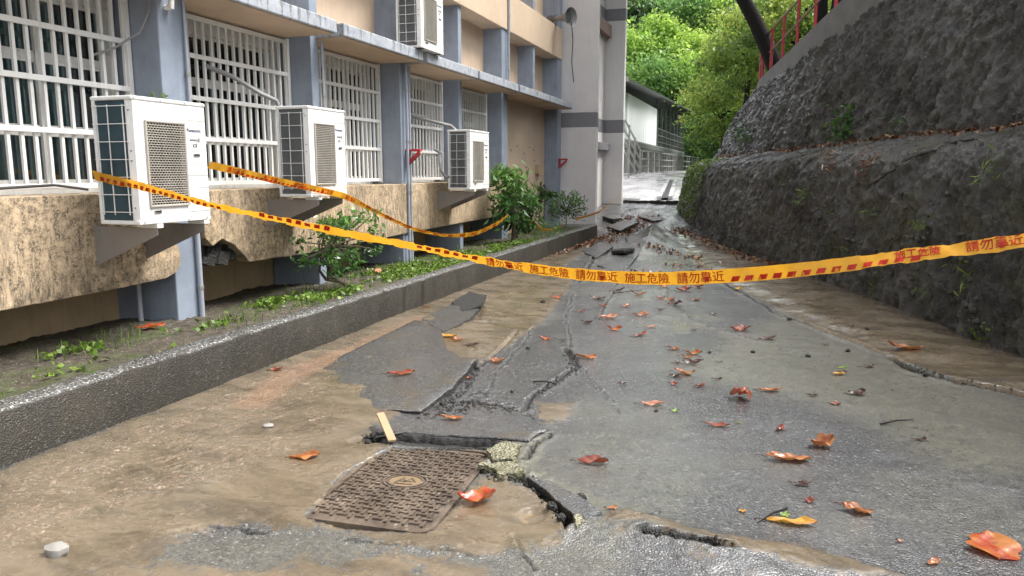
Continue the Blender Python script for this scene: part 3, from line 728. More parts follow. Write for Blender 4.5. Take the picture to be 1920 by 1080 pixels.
# ---- planter kerb and soil
kerb = MB()
def kerb_profile(y):
    w = .006 * math.sin(y * 2.1) + .004 * math.sin(y * 7.3)
    return [(-3.62 + w, -.3), (-3.62 + w, .285), (-3.635 + w, .305), (-3.66, .314), (-3.78, .312), (-3.80, .30), (-3.80, -.3)]
ky = np.arange(-3, 16.76, .08)
kv, kf = [], []
for i, y in enumerate(ky):
    for j, (x, z) in enumerate(kerb_profile(y)):
        kv.append((x, y, z + (.004 * random.uniform(-1, 1) if j in (1, 2, 3, 4) else 0)))
np_ = 7
for i in range(len(ky) - 1):
    for j in range(np_ - 1): kf.append((i * np_ + j, i * np_ + j + 1, (i + 1) * np_ + j + 1, (i + 1) * np_ + j))
kf.append(tuple(range(np_ - 1, -1, -1))); kf.append(tuple((len(ky) - 1) * np_ + j for j in range(np_)))
kerb.add(kv, kf)
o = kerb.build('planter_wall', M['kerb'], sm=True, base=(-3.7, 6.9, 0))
tag(o, 'long low wet concrete wall edging the planting strip below the windows', 'planter wall')
sx = np.linspace(-5.56, -3.79, 90); sy = np.concatenate([np.arange(-2, 3, .15), np.arange(3, 16.78, .035)])
SX, SY = np.meshgrid(sx, sy)
def soil_z(x, y): return .265 - (np.minimum(x, -3.8) * -1 - 3.8) * .055 + .03 * fbm(np.asarray(x) * 2.5, np.asarray(y) * 2, seed=61, octv=4) + .01 * vnoise(np.asarray(x) * 25, np.asarray(y) * 25, seed=62)
SZ = soil_z(SX.ravel(), SY.ravel())
o = link('planting_strip_soil', np_mesh('soil', np.stack([SX.ravel(), SY.ravel(), SZ], 1), grid_faces(len(sy), 90)), M['soil'])
tag(o, 'bare damp soil of the planting strip', kind='structure')

# ================================================================ shotcrete slopes on the right
A0 = np.array([2.06, 6.98]); D0 = np.array([-.3095, .9509]); N0 = np.array([.9509, .3095])
S_ARC, R_ARC = 13.4, 4.0
def wall_pt(s, o):
    """plan position at path length s, offset o into the hill"""
    s = np.asarray(s, float); o = np.asarray(o, float)
    th = np.clip((s - S_ARC) / R_ARC, 0, 1.9)
    base = np.where(s < S_ARC, s, S_ARC)
    cx, cy = A0[0] + D0[0] * S_ARC + N0[0] * R_ARC, A0[1] + D0[1] * S_ARC + N0[1] * R_ARC
    dx, dy = -N0[0] * np.cos(th) + D0[0] * np.sin(th), -N0[1] * np.cos(th) + D0[1] * np.sin(th)
    ax, ay = cx + dx * (R_ARC - o), cy + dy * (R_ARC - o)
    lx, ly = A0[0] + D0[0] * base + N0[0] * o, A0[1] + D0[1] * base + N0[1] * o
    nx = np.where(s < S_ARC, -N0[0], dx); ny = np.where(s < S_ARC, -N0[1], dy)
    return np.where(s < S_ARC, lx, ax), np.where(s < S_ARC, ly, ay), nx, ny
def ztop(s): return np.interp(s, [-6, 0, 6.5, 7.6, 9.3, 11.7, 14.2, 20], [5.4, 5.0, 4.28, 4.17, 4.0, 3.74, 3.46, 3.2])
def shot(name, prof, mat, seed, amp, run=0.0, sres=.03, tres=.019, base=None):
    ss = np.concatenate([np.arange(-6, 0, .12), np.arange(0, 7.5, sres * .62), np.arange(7.5, 14.6, sres), np.arange(14.6, 19.5, .1)])
    prof = np.array(prof); L = np.r_[0, np.cumsum(np.hypot(*(prof[1:] - prof[:-1]).T))]
    tt = np.linspace(0, L[-1], int(L[-1] / tres))
    o = np.interp(tt, L, prof[:, 0]); zz = np.interp(tt, L, prof[:, 1])
    for _ in range(3):
        o[1:-1] = (o[:-2] + o[1:-1] * 2 + o[2:]) / 4; zz[1:-1] = (zz[:-2] + zz[1:-1] * 2 + zz[2:]) / 4
    S, T = np.meshgrid(ss, tt, indexing='ij'); O = np.broadcast_to(o, S.shape); Z = np.broadcast_to(zz, S.shape).copy()
    if base is not None: Z = Z + base(S, Z)
    x, y, nx, ny = wall_pt(S, O)
    a = S * 1.0; b = T * 1.0
    lump = fbm(a * 1.3, b * 1.1, seed=seed, octv=3)
    rid = 1 - np.abs(fbm(a * 2.6 + .5 * b, b * 2.2, seed=seed + 3, octv=4)) * 2.2
    knob = np.clip(fbm(a * 6, b * 5, seed=seed + 6, octv=2) * 1.4, 0, 1) ** 1.3 * sstep(-.1, .35, vnoise(a * 1.7, b * 1.7, seed=seed + 8))
    drip = fbm(a * 9, b * 1.6, seed=seed + 9, octv=3)
    h = amp * (.9 * lump + .55 * rid + .8 * knob + .45 * drip + .55 * fbm(a * 10, b * 10, seed=seed + 12, octv=4, gain=.6) + .42 * (1 - 2.4 * np.abs(fbm(a * 9 + 3.0 * b, b * 4.5, seed=seed + 31, octv=2))) + .16 * vnoise(a * 38, b * 38, seed=seed + 33))
    edge_fade = sstep(0, .06, T) * sstep(L[-1] + .01, L[-1] - .06, T)
    h = h * (.25 + .75 * edge_fade)
    cav = np.clip(.5 + .5 * knob + .25 * rid * 0 + .35 * fbm(a * 11, b * 11, seed=seed + 20, octv=3), 0, 1)
    V = np.stack([x + nx * h, y + ny * h, Z + .35 * h], -1).reshape(-1, 3)
    return np_mesh(name, V, grid_faces(len(ss), len(tt)), True, {'cav': cav.ravel(), 'run': (run * sstep(8.5, 12.0, S) * (.6 + .4 * vnoise(S * 3, T * .6, seed=5))).ravel()}), (S, T)
def crest(S, Z): return sstep(1.2, 1.8, Z) * np.interp(S, [0, 2.8, 14, 19], [.05, .02, -.06, -.06]) + zprof(np.interp(S, [9, 14], [14, 20.2])) * sstep(1.2, -.2, Z)
me, _ = shot('lower', [(-.2, -.5), (-.02, -.1), (0, 0), (.1, .8), (.2, 1.35), (.27, 1.58), (.36, 1.70), (.5, 1.77), (.92, 1.92), (1.15, 1.96), (1.5, 1.97)], None, 100, .05, base=crest)
lower = link('lower_retaining_wall', me, M['shot'])
tag(lower, 'dark lumpy sprayed concrete wall rising directly from the lane edge', 'retaining wall')
def upper_base(S, Z): return (Z - 1.9) * (ztop(S) - 3.9) / 2.0
me, _ = shot('upper', [(.9, 1.75), (1.0, 1.93), (1.1, 2.15), (1.3, 2.75), (1.55, 3.3), (1.9, 3.92), (2.0, 3.97)], None, 140, .078, run=1.0, base=upper_base)
upper = link('upper_retaining_slope', me, M['shot2'])
tag(upper, 'steep glistening sprayed concrete slope above the leaf strewn ledge', 'retaining wall')

# crack in the lower wall: open dark fissure with a lifted flake
def wall_frame(s, o, z):
    x, y, nx, ny = wall_pt(s, o); return Vector((float(x), float(y), z)), Vector((float(nx), float(ny), .25)).normalized()
def wz_off(z): return float(np.interp(z, [0, .8, 1.35, 1.58, 1.70, 1.77, 1.92], [0, .1, .2, .27, .36, .5, .92]))
from mathutils.bvhtree import BVHTree
def bvh(o):
    dg = bpy.context.evaluated_depsgraph_get(); return BVHTree.FromObject(o, dg)
BL, BU = bvh(lower), bvh(upper)
def on_wall(s, z, tree=None):
    """point on the displaced wall face"""
    x, y, nx, ny = wall_pt(s, 0.0)
    org = Vector((float(x), float(y), z)) + Vector((float(nx), float(ny), 0)) * 1.2
    hit, nr, _, _ = (tree or BL).ray_cast(org, Vector((-float(nx), -float(ny), 0)))
    if hit is None: return Vector((float(x), float(y), z)), Vector((float(nx), float(ny), 0))
    if nr.dot(Vector((float(nx), float(ny), .2))) < 0: nr = -nr
    return hit, nr
fis = MB()
path = [(2.0, 1.84), (2.25, 1.80), (2.35, 1.72), (2.75, 1.60), (2.8, 1.52), (3.05, 1.42), (3.2, 1.36), (3.35, 1.33)]
pts = []
for i in range(len(path) - 1):
    for k in range(6):
        f = k / 6; s_ = path[i][0] * (1 - f) + path[i + 1][0] * f + random.uniform(-.02, .02); z_ = path[i][1] * (1 - f) + path[i + 1][1] * f + random.uniform(-.012, .012)
        pts.append(on_wall(s_, z_)[0])
fis.tube(pts, [.012 + .012 * random.random() for _ in pts], 6)
o = fis.build('crack', M['black'], lower); o['label'] = 'jagged black crack down the lower wall'

# leaf-strewn terrace ground behind the parapet
tv, tf = [], []
ts = np.arange(-6, 17.0, .5)
for i, s in enumerate(ts):
    for j, (o_, dz) in enumerate(((1.95, -.05), (2.15, .05), (3.5, .35), (6, 1.6), (10, 4.0), (18, 9.0))):
        x, y, _, _ = wall_pt(min(s, S_ARC + .3) if o_ > 3.6 else s, o_)
        tv.append((float(x), float(y), float(ztop(s)) + dz))
for i in range(len(ts) - 1):
    for j in range(5): tf.append((i * 6 + j, i * 6 + j + 1, (i + 1) * 6 + j + 1, (i + 1) * 6 + j))
ter = MB().add(tv, tf).build('terrace_ground', M['hill'], sm=True); tag(ter, kind='structure')

# parapet and red railing
pb = MB(); pv, pf = [], []
ps = np.arange(-4, 14.6, .25)
def par_h(s): return float(np.interp(s, [-4, 7, 9, 11.5, 13.5, 14], [.8, .74, .6, .40, .26, .2]))
for s in ps:
    for o_, up in ((1.86, 0), (1.88, 1), (2.06, 1), (2.08, 0)):
        x, y, _, _ = wall_pt(s, o_); pv.append((float(x), float(y), float(ztop(s)) - .15 + up * (par_h(s) + .15)))
for i in range(len(ps) - 1):
    for j in range(4): pf.append((i * 4 + j, i * 4 + (j + 1) % 4, (i + 1) * 4 + (j + 1) % 4, (i + 1) * 4 + j))
pf += [(3, 2, 1, 0), tuple((len(ps) - 1) * 4 + j for j in range(4))]
x, y, _, _ = wall_pt(8, 1.97)
o = pb.add(pv, pf).build('parapet_wall', M['parapet'], base=(float(x), float(y), float(ztop(8))), bevel=.01)
tag(o, 'grey concrete parapet along the top of the upper slope', 'parapet')
x, y, _, _ = wall_pt(11, 1.97)
rail = empty('red_railing', (float(x), float(y), float(ztop(11)) + par_h(11)), 'red painted pipe railing with two rails on top of the concrete parapet', 'railing')
def rp(s, h):
    x, y, _, _ = wall_pt(s, 1.97); return (float(x), float(y), float(ztop(s)) + par_h(s) + h)
for s in (4.6, 5.8, 7.0, 8.1, 9.2, 10.2, 11.2, 12.1, 12.9, 13.6, 14.1, 14.5):
    MB().tube([rp(s, -.05), rp(s, 1.02)], .036, 10).build('post', M['red'], rail, sm=True)
for h, m in ((1.02, 'rustrail'), (.52, 'rustrail')):
    MB().tube([rp(s, h) for s in np.append(np.arange(4, 14.4, .35), 14.5)], .026, 8).build('rail', M[m], rail, sm=True)

# ================================================================ the building on the left
XF, XG = -4.85, -5.18            # pillar fronts, grille plane
ZS, ZC = 1.33, 2.97              # sill, underside of canopies
bld = empty('school_building', (-4.85, 9.5, 0.1), 'peach and blue grey building with barred ground floor windows', 'building')
def part(name, mat, mb, bevel=0.0, parent=None, label=None, sm=False, seg=2):
    o = mb.build(name, M[mat], parent or bld, bevel=bevel, sm=sm, seg=seg)
    if label: o['label'] = label
    return o
MAJ = [(0.87, 1.17), (5.17, 5.48), (9.52, 9.85), (13.72, 14.05), (17.70, 18.06)]
MIN = [(3.02, 3.17), (7.42, 7.57), (11.65, 11.79)]
for a, b in MAJ:
    part('pillar', 'blue', MB().box(-5.6, XF, a, b, -.1, 8.2), .012)
for a, b in MIN:
    part('fin', 'blue', MB().box(-5.5, XF - .02, a, b, -.1, 1.2), .01)
    part('fin', 'blue', MB().box(-5.5, XF - .02, a, b, 1.2, 8.15), .01)
part('fin', 'blue', MB().box(-5.5, XF - .02, 15.78, 15.92, ZC + .12, 8.15), .01)

def ragged(yz, seed, amp=.012, step=.05):
    out = []; n = len(yz); r = random.Random(seed)
    for i in range(n):
        (a, b), (c, d) = yz[i], yz[(i + 1) % n]
        k = max(1, int(math.hypot(c - a, d - b) / step))
        for j in range(k):
            out.append((a + (c - a) * j / k + r.uniform(-amp, amp) * (j > 0), b + (d - b) * j / k + r.uniform(-amp, amp) * (j > 0)))
    return out
sp = ragged([(-2, .58), (1.4, .58), (3.0, .575), (4.4, .585), (5.02, .60), (5.15, .64), (5.20, .70), (5.21, .80), (5.17, .90), (5.19, 1.05), (5.175, ZS), (-2, ZS)], 2, .0025)
part('spandrel', 'spandrel', MB().prism_x(sp, -5.27, XF + .035), .006, label='stained peach spandrel with a crumbled end')
sp = ragged([(5.62, .82), (5.75, .88), (5.92, .80), (6.05, .69), (6.12, .62), (7.0, .60), (8.5, .62), (9.3, .63), (9.70, .64), (9.70, ZS), (5.49, ZS), (5.50, 1.05), (5.53, .90)], 5, .004)
part('spandrel', 'spandrel', MB().prism_x(sp, -5.27, XF + .035), .006, label='stained peach spandrel with a broken lower corner')
sp = ragged([(9.74, .64), (11, .65), (13.9, .67), (13.9, ZS), (9.74, ZS)], 7, .0025)
part('spandrel', 'spandrel', MB().prism_x(sp, -5.27, XF + .035), .006)
# exposed rubble in the broken corner
rb = MB()
for i in range(16):
    y = 5.52 + random.random() * .55; z = .66 + random.random() * .16; s = .04 + random.random() * .05
    rb.prism_x([(y - s, z - s * .6), (y + s * .7, z - s), (y + s, z + s * .5), (y - s * .3, z + s * .8)], -5.2, XF - .02 - random.random() * .06)
part('broken_masonry', 'fresh', rb, label='dark crumbled masonry in the broken corner')
# recessed plinth and ground floor inner wall
part('plinth', 'peach_dim', MB().box(-5.75, -5.52, -2, 14, -.2, .95))
part('back_wall', 'peach', MB().box(-5.5, -5.17, 14.04, 17.75, -.1, ZC + .02), label='blank peach bay beside the tower')
hol = MB()
for y, z in ((14.6, 2.0), (15.2, 1.95), (15.6, 2.05), (16.1, 1.9), (16.5, 2.05), (16.8, 2.0), (15.5, 1.45), (16.9, 1.75), (16.3, 1.6)):
    hol.tube([(-5.175, y, z), (-5.166, y, z)], .022, 8)
part('drill_holes', 'black', hol)
# upper storeys
part('upper_wall', 'peach', MB().box(-5.6, -5.22, -2, 18, ZC + .1, 8.1))
for a, b in ((-2, 5.3), (5.32, 9.66), (9.7, 13.96), (14.0, 17.99)):
    part('upper_spandrel', 'peach', MB().box(-5.3, XF + .03, a, b, 4.16, 4.86), .01)
part('unseen_roof_slab', 'canopy', MB().box(-9.5, -4.2, -2.2, 18.05, 8.12, 8.35))  # unseen roof, added so light does not leak in from above
stn = MB()
# canopies
for i, (a, b) in enumerate(((3.2, 5.26), (5.36, 7.38), (7.52, 9.54), (9.68, 11.58), (11.66, 13.66), (13.78, 15.80), (15.88, 17.78))):
    c = MB().box(-5.24, -4.50, a, b, ZC + .012, ZC + .15)
    o = part('canopy', 'canopy', c, .012)
    part('soffit', 'soffit', MB().box(-5.22, -4.53, a + .03, b - .03, ZC, ZC + .016), parent=o)
# interior
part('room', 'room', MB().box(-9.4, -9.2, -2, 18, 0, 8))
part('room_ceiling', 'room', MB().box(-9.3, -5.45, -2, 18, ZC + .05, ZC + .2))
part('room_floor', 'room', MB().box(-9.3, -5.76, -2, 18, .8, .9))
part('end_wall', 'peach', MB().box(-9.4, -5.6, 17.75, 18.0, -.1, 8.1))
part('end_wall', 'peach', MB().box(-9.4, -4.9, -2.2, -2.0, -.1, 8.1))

# windows and grilles
barme = {}
def grille(y0, y1, label=None):
    g = empty('window_grille', (0, 0, 0), None, None); del_keys = [k for k in g.keys()]
    g.parent = bld; g.location = Vector((XG, (y0 + y1) / 2, ZS)) - bld.location
    n = int(round((y1 - y0) / .113))
    if 'v' not in barme:
        barme['v'] = MB().box(-.012, .012, -.0125, .0125, 0, ZC - ZS - .09).mesh('bar'); barme['v'].materials.append(M['white_metal'])
    for i in range(n + 1):
        y = y0 + .03 + (y1 - y0 - .06) * i / n
        o = link('bar', barme['v'], None, g); o.location = (0, y - (y0 + y1) / 2, .045)
    for z in (1.39, 1.81, 2.19, 2.575, 2.925):
        MB().box(XG + .0125, XG + .036, y0, y1, z - .021, z + .021).build('rail', M['white_metal'], g, bevel=.003)
    for y in (y0 + .012, y1 - .012):
        MB().box(XG - .02, XG + .0405, y - .022, y + .022, ZS + .02, ZC - .005).build('edge_post', M['white_metal'], g, bevel=.003)
    if label: g['label'] = label
    return g
def window(y0, y1, cols, seed, curt):
    rnd = random.Random(seed)
    w = empty('window', (0, 0, 0), None, None); w.parent = bld
    w.location = Vector((-5.36, (y0 + y1) / 2, ZS)) - bld.location
    fr = MB(); X0, X1 = -5.40, -5.34
    fr.box(X0 - .03, X1 + .04, y0, y1, ZS - .01, ZS + .07); fr.box(X0 - .03, X1 + .038, y0, y1, ZC - .14, ZC + .01)
    fr.box(X0 - .03, X1 + .036, y0, y0 + .07, ZS + .07, ZC - .14); fr.box(X0 - .03, X1 + .036, y1 - .07, y1, ZS + .07, ZC - .14)
    fr.build('frame', M['white_frame'], w, bevel=.004)
    ys_ = np.linspace(y0 + .07, y1 - .07, cols + 1)
    zr = (ZS + .07, 1.80, 2.36, ZC - .14)
    for i in range(cols):
        off = .022 * (i % 2)
        a, b = ys_[i] - (.02 if i else 0), ys_[i + 1] + (.02 if i < cols - 1 else 0)
        for j in range(3):
            z0, z1 = zr[j], zr[j + 1]
            sash = MB(); t = .038
            sash.box(X0 - off, X0 + .02 - off, a, b, z0, z0 + t * (1.6 if j else 1)); sash.box(X0 - off, X0 + .02 - off, a, b, z1 - t * .7, z1)
            sash.box(X0 - off, X0 + .0195 - off, a, a + t, z0 + t, z1 - t * .7); sash.box(X0 - off, X0 + .0195 - off, b - t, b, z0 + t, z1 - t * .7)
            sash.build('sash', M['white_frame'], w, bevel=.003)
            MB().box(X0 + .006 - off, X0 + .011 - off, a + t * .9, b - t * .9, z0 + t * .9, z1 - t * .6).build('pane', M['glass'], w)
    # drawn curtains, hanging in folds
    for (a, b) in curt:
        yy = np.arange(a, b, .012); zz = np.linspace(ZS - .2, ZC - .12, 8)
        Yc, Zc = np.meshgrid(yy, zz, indexing='ij')
        Xc = -5.62 + .035 * np.sin(Yc * 52 + 1.5 * np.sin(Yc * 9 + seed)) * (1.15 - .3 * (Zc - ZS) / 1.6)
        V = np.stack([Xc - (bld.location.x + w.location.x), Yc - (bld.location.y + w.location.y), Zc - (bld.location.z + w.location.z)], -1).reshape(-1, 3)
        link('curtain', np_mesh('curtain', V, grid_faces(len(yy), 8)), M['curtain'], w)
    return w
WIN = [(1.2, 3.0, 3, []), (3.19, 5.16, 3, [(3.3, 4.0), (4.25, 5.05)]), (5.50, 7.41, 4, [(6.55, 6.95)]), (7.59, 9.5, 4, [(7.7, 7.9), (8.9, 9.4)]), (9.87, 11.63, 3, [(9.9, 10.4)]), (11.81, 13.70, 3, [])]
for k, (a, b, c, cu) in enumerate(WIN):
    window(a, b, c, k, cu); grille(a + .01, b - .01)

# drain pipes, conduits and boxes
for (x, y, z0, z1, r) in ((XF + .03, 5.43, .15, 1.18, .024), (XF + .025, 5.45, ZS, 2.95, .014), (XF + .02, 7.585, ZS, 2.95, .016), (XF + .055, 9.60, .2, 2.96, .02), (XF + .02, 9.60, 3.1, 8, .02), (XF + .045, 9.70, .2, ZC - .02, .012), (XF + .05, 13.97, 3.1, 4.15, .02), (XF + .055, 13.98, 4.1, 5.0, .025), (-5.15, 5.05, .2, .56, .022)):
    p = MB().tube([(x, y, z0), (x, y, z1)], r, 10)
    o = part('drain_pipe', 'pipe', p, sm=True)
    for z in np.arange(z0 + .3, min(z1, 4.5), .7): part('clip', 'steel', MB().tube([(x, y, z), (x, y, z + .03)], r + .006, 10), parent=o)
part('junction_box', 'peach_dim', MB().box(-5.17, -5.08, 16.95, 17.25, 1.45, 1.66), .01)
part('cable', 'hose', MB().tube([(-5.2, 4.8, 2.42), (-5.1, 4.95, 2.50), (-4.98, 5.1, 2.64), (-4.90, 5.13, 2.8), (-4.9, 5.16, 2.95)], .010, 6), sm=True)
part('cable', 'black', MB().tube([(-5.13, 3.3, 1.37), (-5.12, 3.9, 1.385), (-5.12, 4.3, 1.40), (-5.13, 4.6, 1.36)], .011, 6), sm=True)
part('insulator', 'white_metal', MB().tube([(XF, 5.27, 2.86), (XF + .06, 5.27, 2.86), (XF + .06, 5.27, 2.92)], .025, 8), sm=True)

# red wall brackets
for (y, lab) in ((9.68, 'small red triangular bracket on the pillar beside the third condenser'), (17.88, 'small red triangular bracket on the far pillar next to the grey tower')):
    b = MB(); z = 1.80
    b.box(XF, XF + .22, y - .045, y + .045, z - .02, z + .015); b.bar((XF + .014, y, z - .021), (XF + .014, y, z - .20), .07, .028, up=(0, 1, 0)); b.bar((XF + .02, y, z - .19), (XF + .20, y, z - .03), .06, .045)
    o = b.build('wall_bracket', M['red'], None, bevel=.004, base=(XF, y, z)); tag(o, lab, 'bracket', 'red wall brackets')

# horn loudspeaker
hx, hy, hz = -4.62, 17.35, 5.0
horn = empty('horn_loudspeaker', (hx, hy, hz - .15), 'grey horn loudspeaker fixed to the top of the upper spandrel', 'loudspeaker')
dirv = Vector((.90, -.42, -.05)).normalized()
c0 = Vector((hx, hy, hz))
MB().tube([c0 - dirv * .28, c0 - dirv * .20, c0 - dirv * .05, c0 + dirv * .10, c0 + dirv * .2, c0 + dirv * .22], [.04, .05, .07, .12, .195, .21], 20, cap=False).build('bell', M['bell'], horn, sm=True)
MB().tube([c0 + dirv * .12, c0 + dirv * .13], [.12, .03], 20).build('throat', M['darkgrey'], horn)
MB().tube([c0 - dirv * .46, c0 - dirv * .27], [.085, .085], 14).build('driver', M['darkgrey'], horn, sm=True)
MB().bar((hx - .2, hy, hz - .14), c0 - dirv * .3, .04).bar((XF - .1, hy, hz - .14), (hx - .2, hy, hz - .14), .05).build('mount', M['darkgrey'], horn)
MB().tube([c0 + dirv * .1 + Vector((.1, 0, -.1)), (hx + .22, hy, hz - .5), (hx + .2, hy, hz - 1.0), (hx + .25, hy, hz - 1.45)], .012, 6).build('cable', M['black'], horn, sm=True)

# ================================================================ air conditioner condensers
AW, AH, AD = .72, .90, .36
def text_mesh(body, size, bold=0.0, sx=1.0):
    cu = bpy.data.curves.new('lettering', 'FONT'); cu.body = body; cu.size = size; cu.offset = bold; cu.extrude = .0006; cu.resolution_u = 3
    ob = bpy.data.objects.new('lettering', cu); col.objects.link(ob)
    me = bpy.data.meshes.new_from_object(ob.evaluated_get(bpy.context.evaluated_depsgraph_get()))
    bpy.data.objects.remove(ob); bpy.data.curves.remove(cu)
    return me
def make_condenser(coil='coil'):
    """local frame: +x faces the lane, y along the wall, z up from the base of the casing"""
    t = empty('air_conditioner', (0, 0, 0), 'x', 'air conditioner', 'outdoor condenser units')
    x1, x0, y0, y1 = AD / 2, -AD / 2, -AW / 2, AW / 2
    def P(name, mat, mb, bevel=0, par=None, sm=False): return mb.build(name, M[mat], par or t, bevel=bevel, world=False, sm=sm)
    gy0, gy1, gz0, gz1 = y0 + .115, y0 + .475, .135, .725     # fan opening
    b = MB()
    b.box(x1 - .02, x1, y0 + .012, gy0, .03, AH - .03); b.box(x1 - .02, x1, gy1, y1, .03, AH - .03)     # front skin round the opening
    b.box(x1 - .0195, x1 - .0005, gy0, gy1, .03, gz0); b.box(x1 - .0195, x1 - .0005, gy0, gy1, gz1, AH - .03)
    b.box(x0, x1 - .02, y1 - .015, y1 - .0005, .03, AH - .03)                                           # north side
    b.box(x0, x1 - .021, y0 + .13, y1 - .016, .03, .05)
    P('casing', 'ac_white', b, .006)
    P('top_lid', 'ac_white', MB().box(x0 - .006, x1 + .006, y0 - .004, y1 + .006, AH - .03, AH), .01)
    P('base_pan', 'ac_white', MB().box(x0, x1 + .002, y0, y1 + .002, 0, .03), .006)
    P('corner_post', 'ac_white', MB().prism_z([(x1 - .001, y0 + .03), (x1 - .001, y0 + .012), (x1 - .045, y0 + .001), (x1 - .06, y0 + .002), (x1 - .06, y0 + .03)], .03, AH - .03), .003)
    P('corner_post', 'ac_white', MB().box(x0 + .0005, x0 + .03, y0 + .001, y0 + .03, .03, AH - .03), .003)
    P('side_coil', coil, MB().box(x0 + .03, x1 - .06, y0 + .014, y0 + .03, .03, AH - .03))
    fin = MB()
    for i in range(42): fin.box(x0 + .03 + i * .0064, x0 + .0315 + i * .0064, y0 + .009, y0 + .0145, .03, AH - .03)
    P('coil_fins', coil, fin)
    wg = MB()
    for x in (x0 + .05, x0 + .15, x1 - .075): wg.bar((x, y0 - .006, .07), (x, y0 - .006, AH - .06), .0055)
    for z in np.linspace(.09, AH - .07, 7): wg.bar((x0 + .01, y0 - .009, z), (x1 - .03, y0 - .009, z), .0055)
    P('wire_guard', 'white_metal', wg)
    P('fan_well', 'black', MB().box(x1 - .05, x1 - .04, gy0 - .01, gy1 + .01, gz0 - .01, gz1 + .01))
    cy, cz = (gy0 + gy1) / 2, (gz0 + gz1) / 2
    fan = MB()
    for k in range(3):
        a = k * 2.094 + .5
        fan.add([(x1 - .035, cy, cz), (x1 - .03, cy + .17 * math.cos(a), cz + .25 * math.sin(a)), (x1 - .038, cy + .17 * math.cos(a + .9), cz + .25 * math.sin(a + .9))], [(0, 1, 2)])
    P('fan_blade', 'darkgrey', fan)
    gr = MB()
    gr.box(x1 + .001, x1 + .016, gy0 - .014, gy1 + .014, gz0 - .014, gz0); gr.box(x1 + .001, x1 + .016, gy0 - .014, gy1 + .014, gz1, gz1 + .014)
    gr.box(x1 + .001, x1 + .0155, gy0 - .014, gy0, gz0, gz1); gr.box(x1 + .001, x1 + .0155, gy1, gy1 + .014, gz0, gz1)
    P('grille_rim', 'grating', gr, .003)
    gs = MB(); nr = 34
    for i in range(nr + 1):
        z = gz0 + (gz1 - gz0) * i / nr
        gs.box(x1 + .003, x1 + .012, gy0, gy1, z - .0028, z + .0028)
        if i < nr:
            for k in range(13):
                y = gy0 + (gy1 - gy0) * (k + (.25 if i % 2 else .75)) / 13
                gs.box(x1 + .003, x1 + .010, y - .0014, y + .0014, z + .0028, z + (gz1 - gz0) / nr - .0028)
    P('fan_grille', 'grating', gs)
    sm_ = MB()
    for z in (.07, .25, .345, .44, .76): sm_.box(x1 + .0002, x1 + .0012, gy1 + .035, y1 - .006, z, z + .004)
    sm_.box(x1 + .0002, x1 + .0012, gy1 + .028, gy1 + .031, .03, AH - .03)
    P('panel_seam', 'ac_grey', sm_)
    for (yy, zz) in ((gy1 + .13, .5), (gy0 + .06, .085)):
        h = P('hand_grip', 'ac_grey', MB().box(x1 + .0003, x1 + .006, yy - .034, yy + .034, zz - .012, zz + .012), .004)
        MB().box(x1 + .0061, x1 + .0072, yy - .026, yy + .026, zz - .003, zz + .009).build('grip_slot', M['ink'], h, world=False)
    sc = MB()
    for (yy, zz) in ((y0 + .02, AH - .014), (gy0 + .15, AH - .014), (gy1 + .03, AH - .014), (y1 - .02, AH - .014), (y0 + .04, .015), (gy1, .015), (y1 - .05, .015)):
        sc.tube([(x1 + .006, yy, zz), (x1 + .0085, yy, zz)], .006, 8)
    for zz in (.12, .45, .52, .80): sc.tube([(x1 - .03, y0 - .003, zz), (x1 - .03, y0 + .004, zz)], .006, 8)
    P('screw', 'ac_grey', sc)
    rot = Matrix.Rotation(R(90), 4, 'Z') @ Matrix.Rotation(R(90), 4, 'X')
    def letter(body, size, yy, zz, mat, bold=0.0):
        me = text_mesh(body, size, bold)
        me.transform(Matrix.Translation((x1 + .0012, yy, zz)) @ rot); me.materials.clear(); me.materials.append(M[mat])
        link('lettering', me, None, t)
    letter('Panasonic', .0385, gy1 + .040, .675, 'navy', .0006)
    letter('INVERTER', .022, gy1 + .070, .607, 'ink', .0003)
    sw = MB(); n = 14
    for i in range(n):
        a0, a1 = 2.3 + i * .24, 2.3 + (i + 1) * .24
        sw.bar((x1 + .0014, gy1 + .115 + .062 * math.cos(a0) * -1, .616 + .024 * math.sin(a0)), (x1 + .0014, gy1 + .115 + .062 * math.cos(a1) * -1, .616 + .024 * math.sin(a1)), .0022) if i < 9 else None
    sw.box(x1 + .0004, x1 + .0012, gy1 + .098, gy1 + .142, .560, .585)
    P('logo_mark', 'ink', sw)
    letter('R2', .024, gy1 + .106, .564, 'ac_white', .0005)
    return t
def brackets(t, ya, yb, wall=-.45, h=.34):
    for y in (ya, yb):
        b = MB()
        b.prism_z([(0, 0), (0, 0), (0, 0)], 0, 0) if False else None
        n = [(wall, -.035), (AD / 2 - .01, -.035), (AD / 2 - .01, -.085), (wall, -h)]
        b.add([(x, y - .002, z) for x, z in n] + [(x, y + .002, z) for x, z in n], [(3, 2, 1, 0), (4, 5, 6, 7)] + [(i, (i + 1) % 4, 4 + (i + 1) % 4, 4 + i) for i in range(4)])
        b.box(wall, AD / 2 - .008, y - .003, y + .04, -.0395, -.0345); b.box(wall, wall + .005, y - .003, y + .045, -h - .03, 0.0)
        o = b.build('support_bracket', M['ac_grey'], t, world=False)
        MB().box(AD / 2 - .16, AD / 2 - .0, y - .01, y + .05, -.0340, -.001).build('rubber_pad', M['ac_white'], o, bevel=.004, world=False)
ac1 = make_condenser(); ac1.location = (-4.38, 4.535, 1.125)
ac1['label'] = 'largest and nearest white condenser with a teal coil, tape running across its front'
ac2 = copy_tree(ac1); ac2.location = (-4.38, 6.635, 1.255); ac2.scale = (1, .92, .97)
ac2['label'] = 'second white condenser along the wall, hose rising behind it to the window'
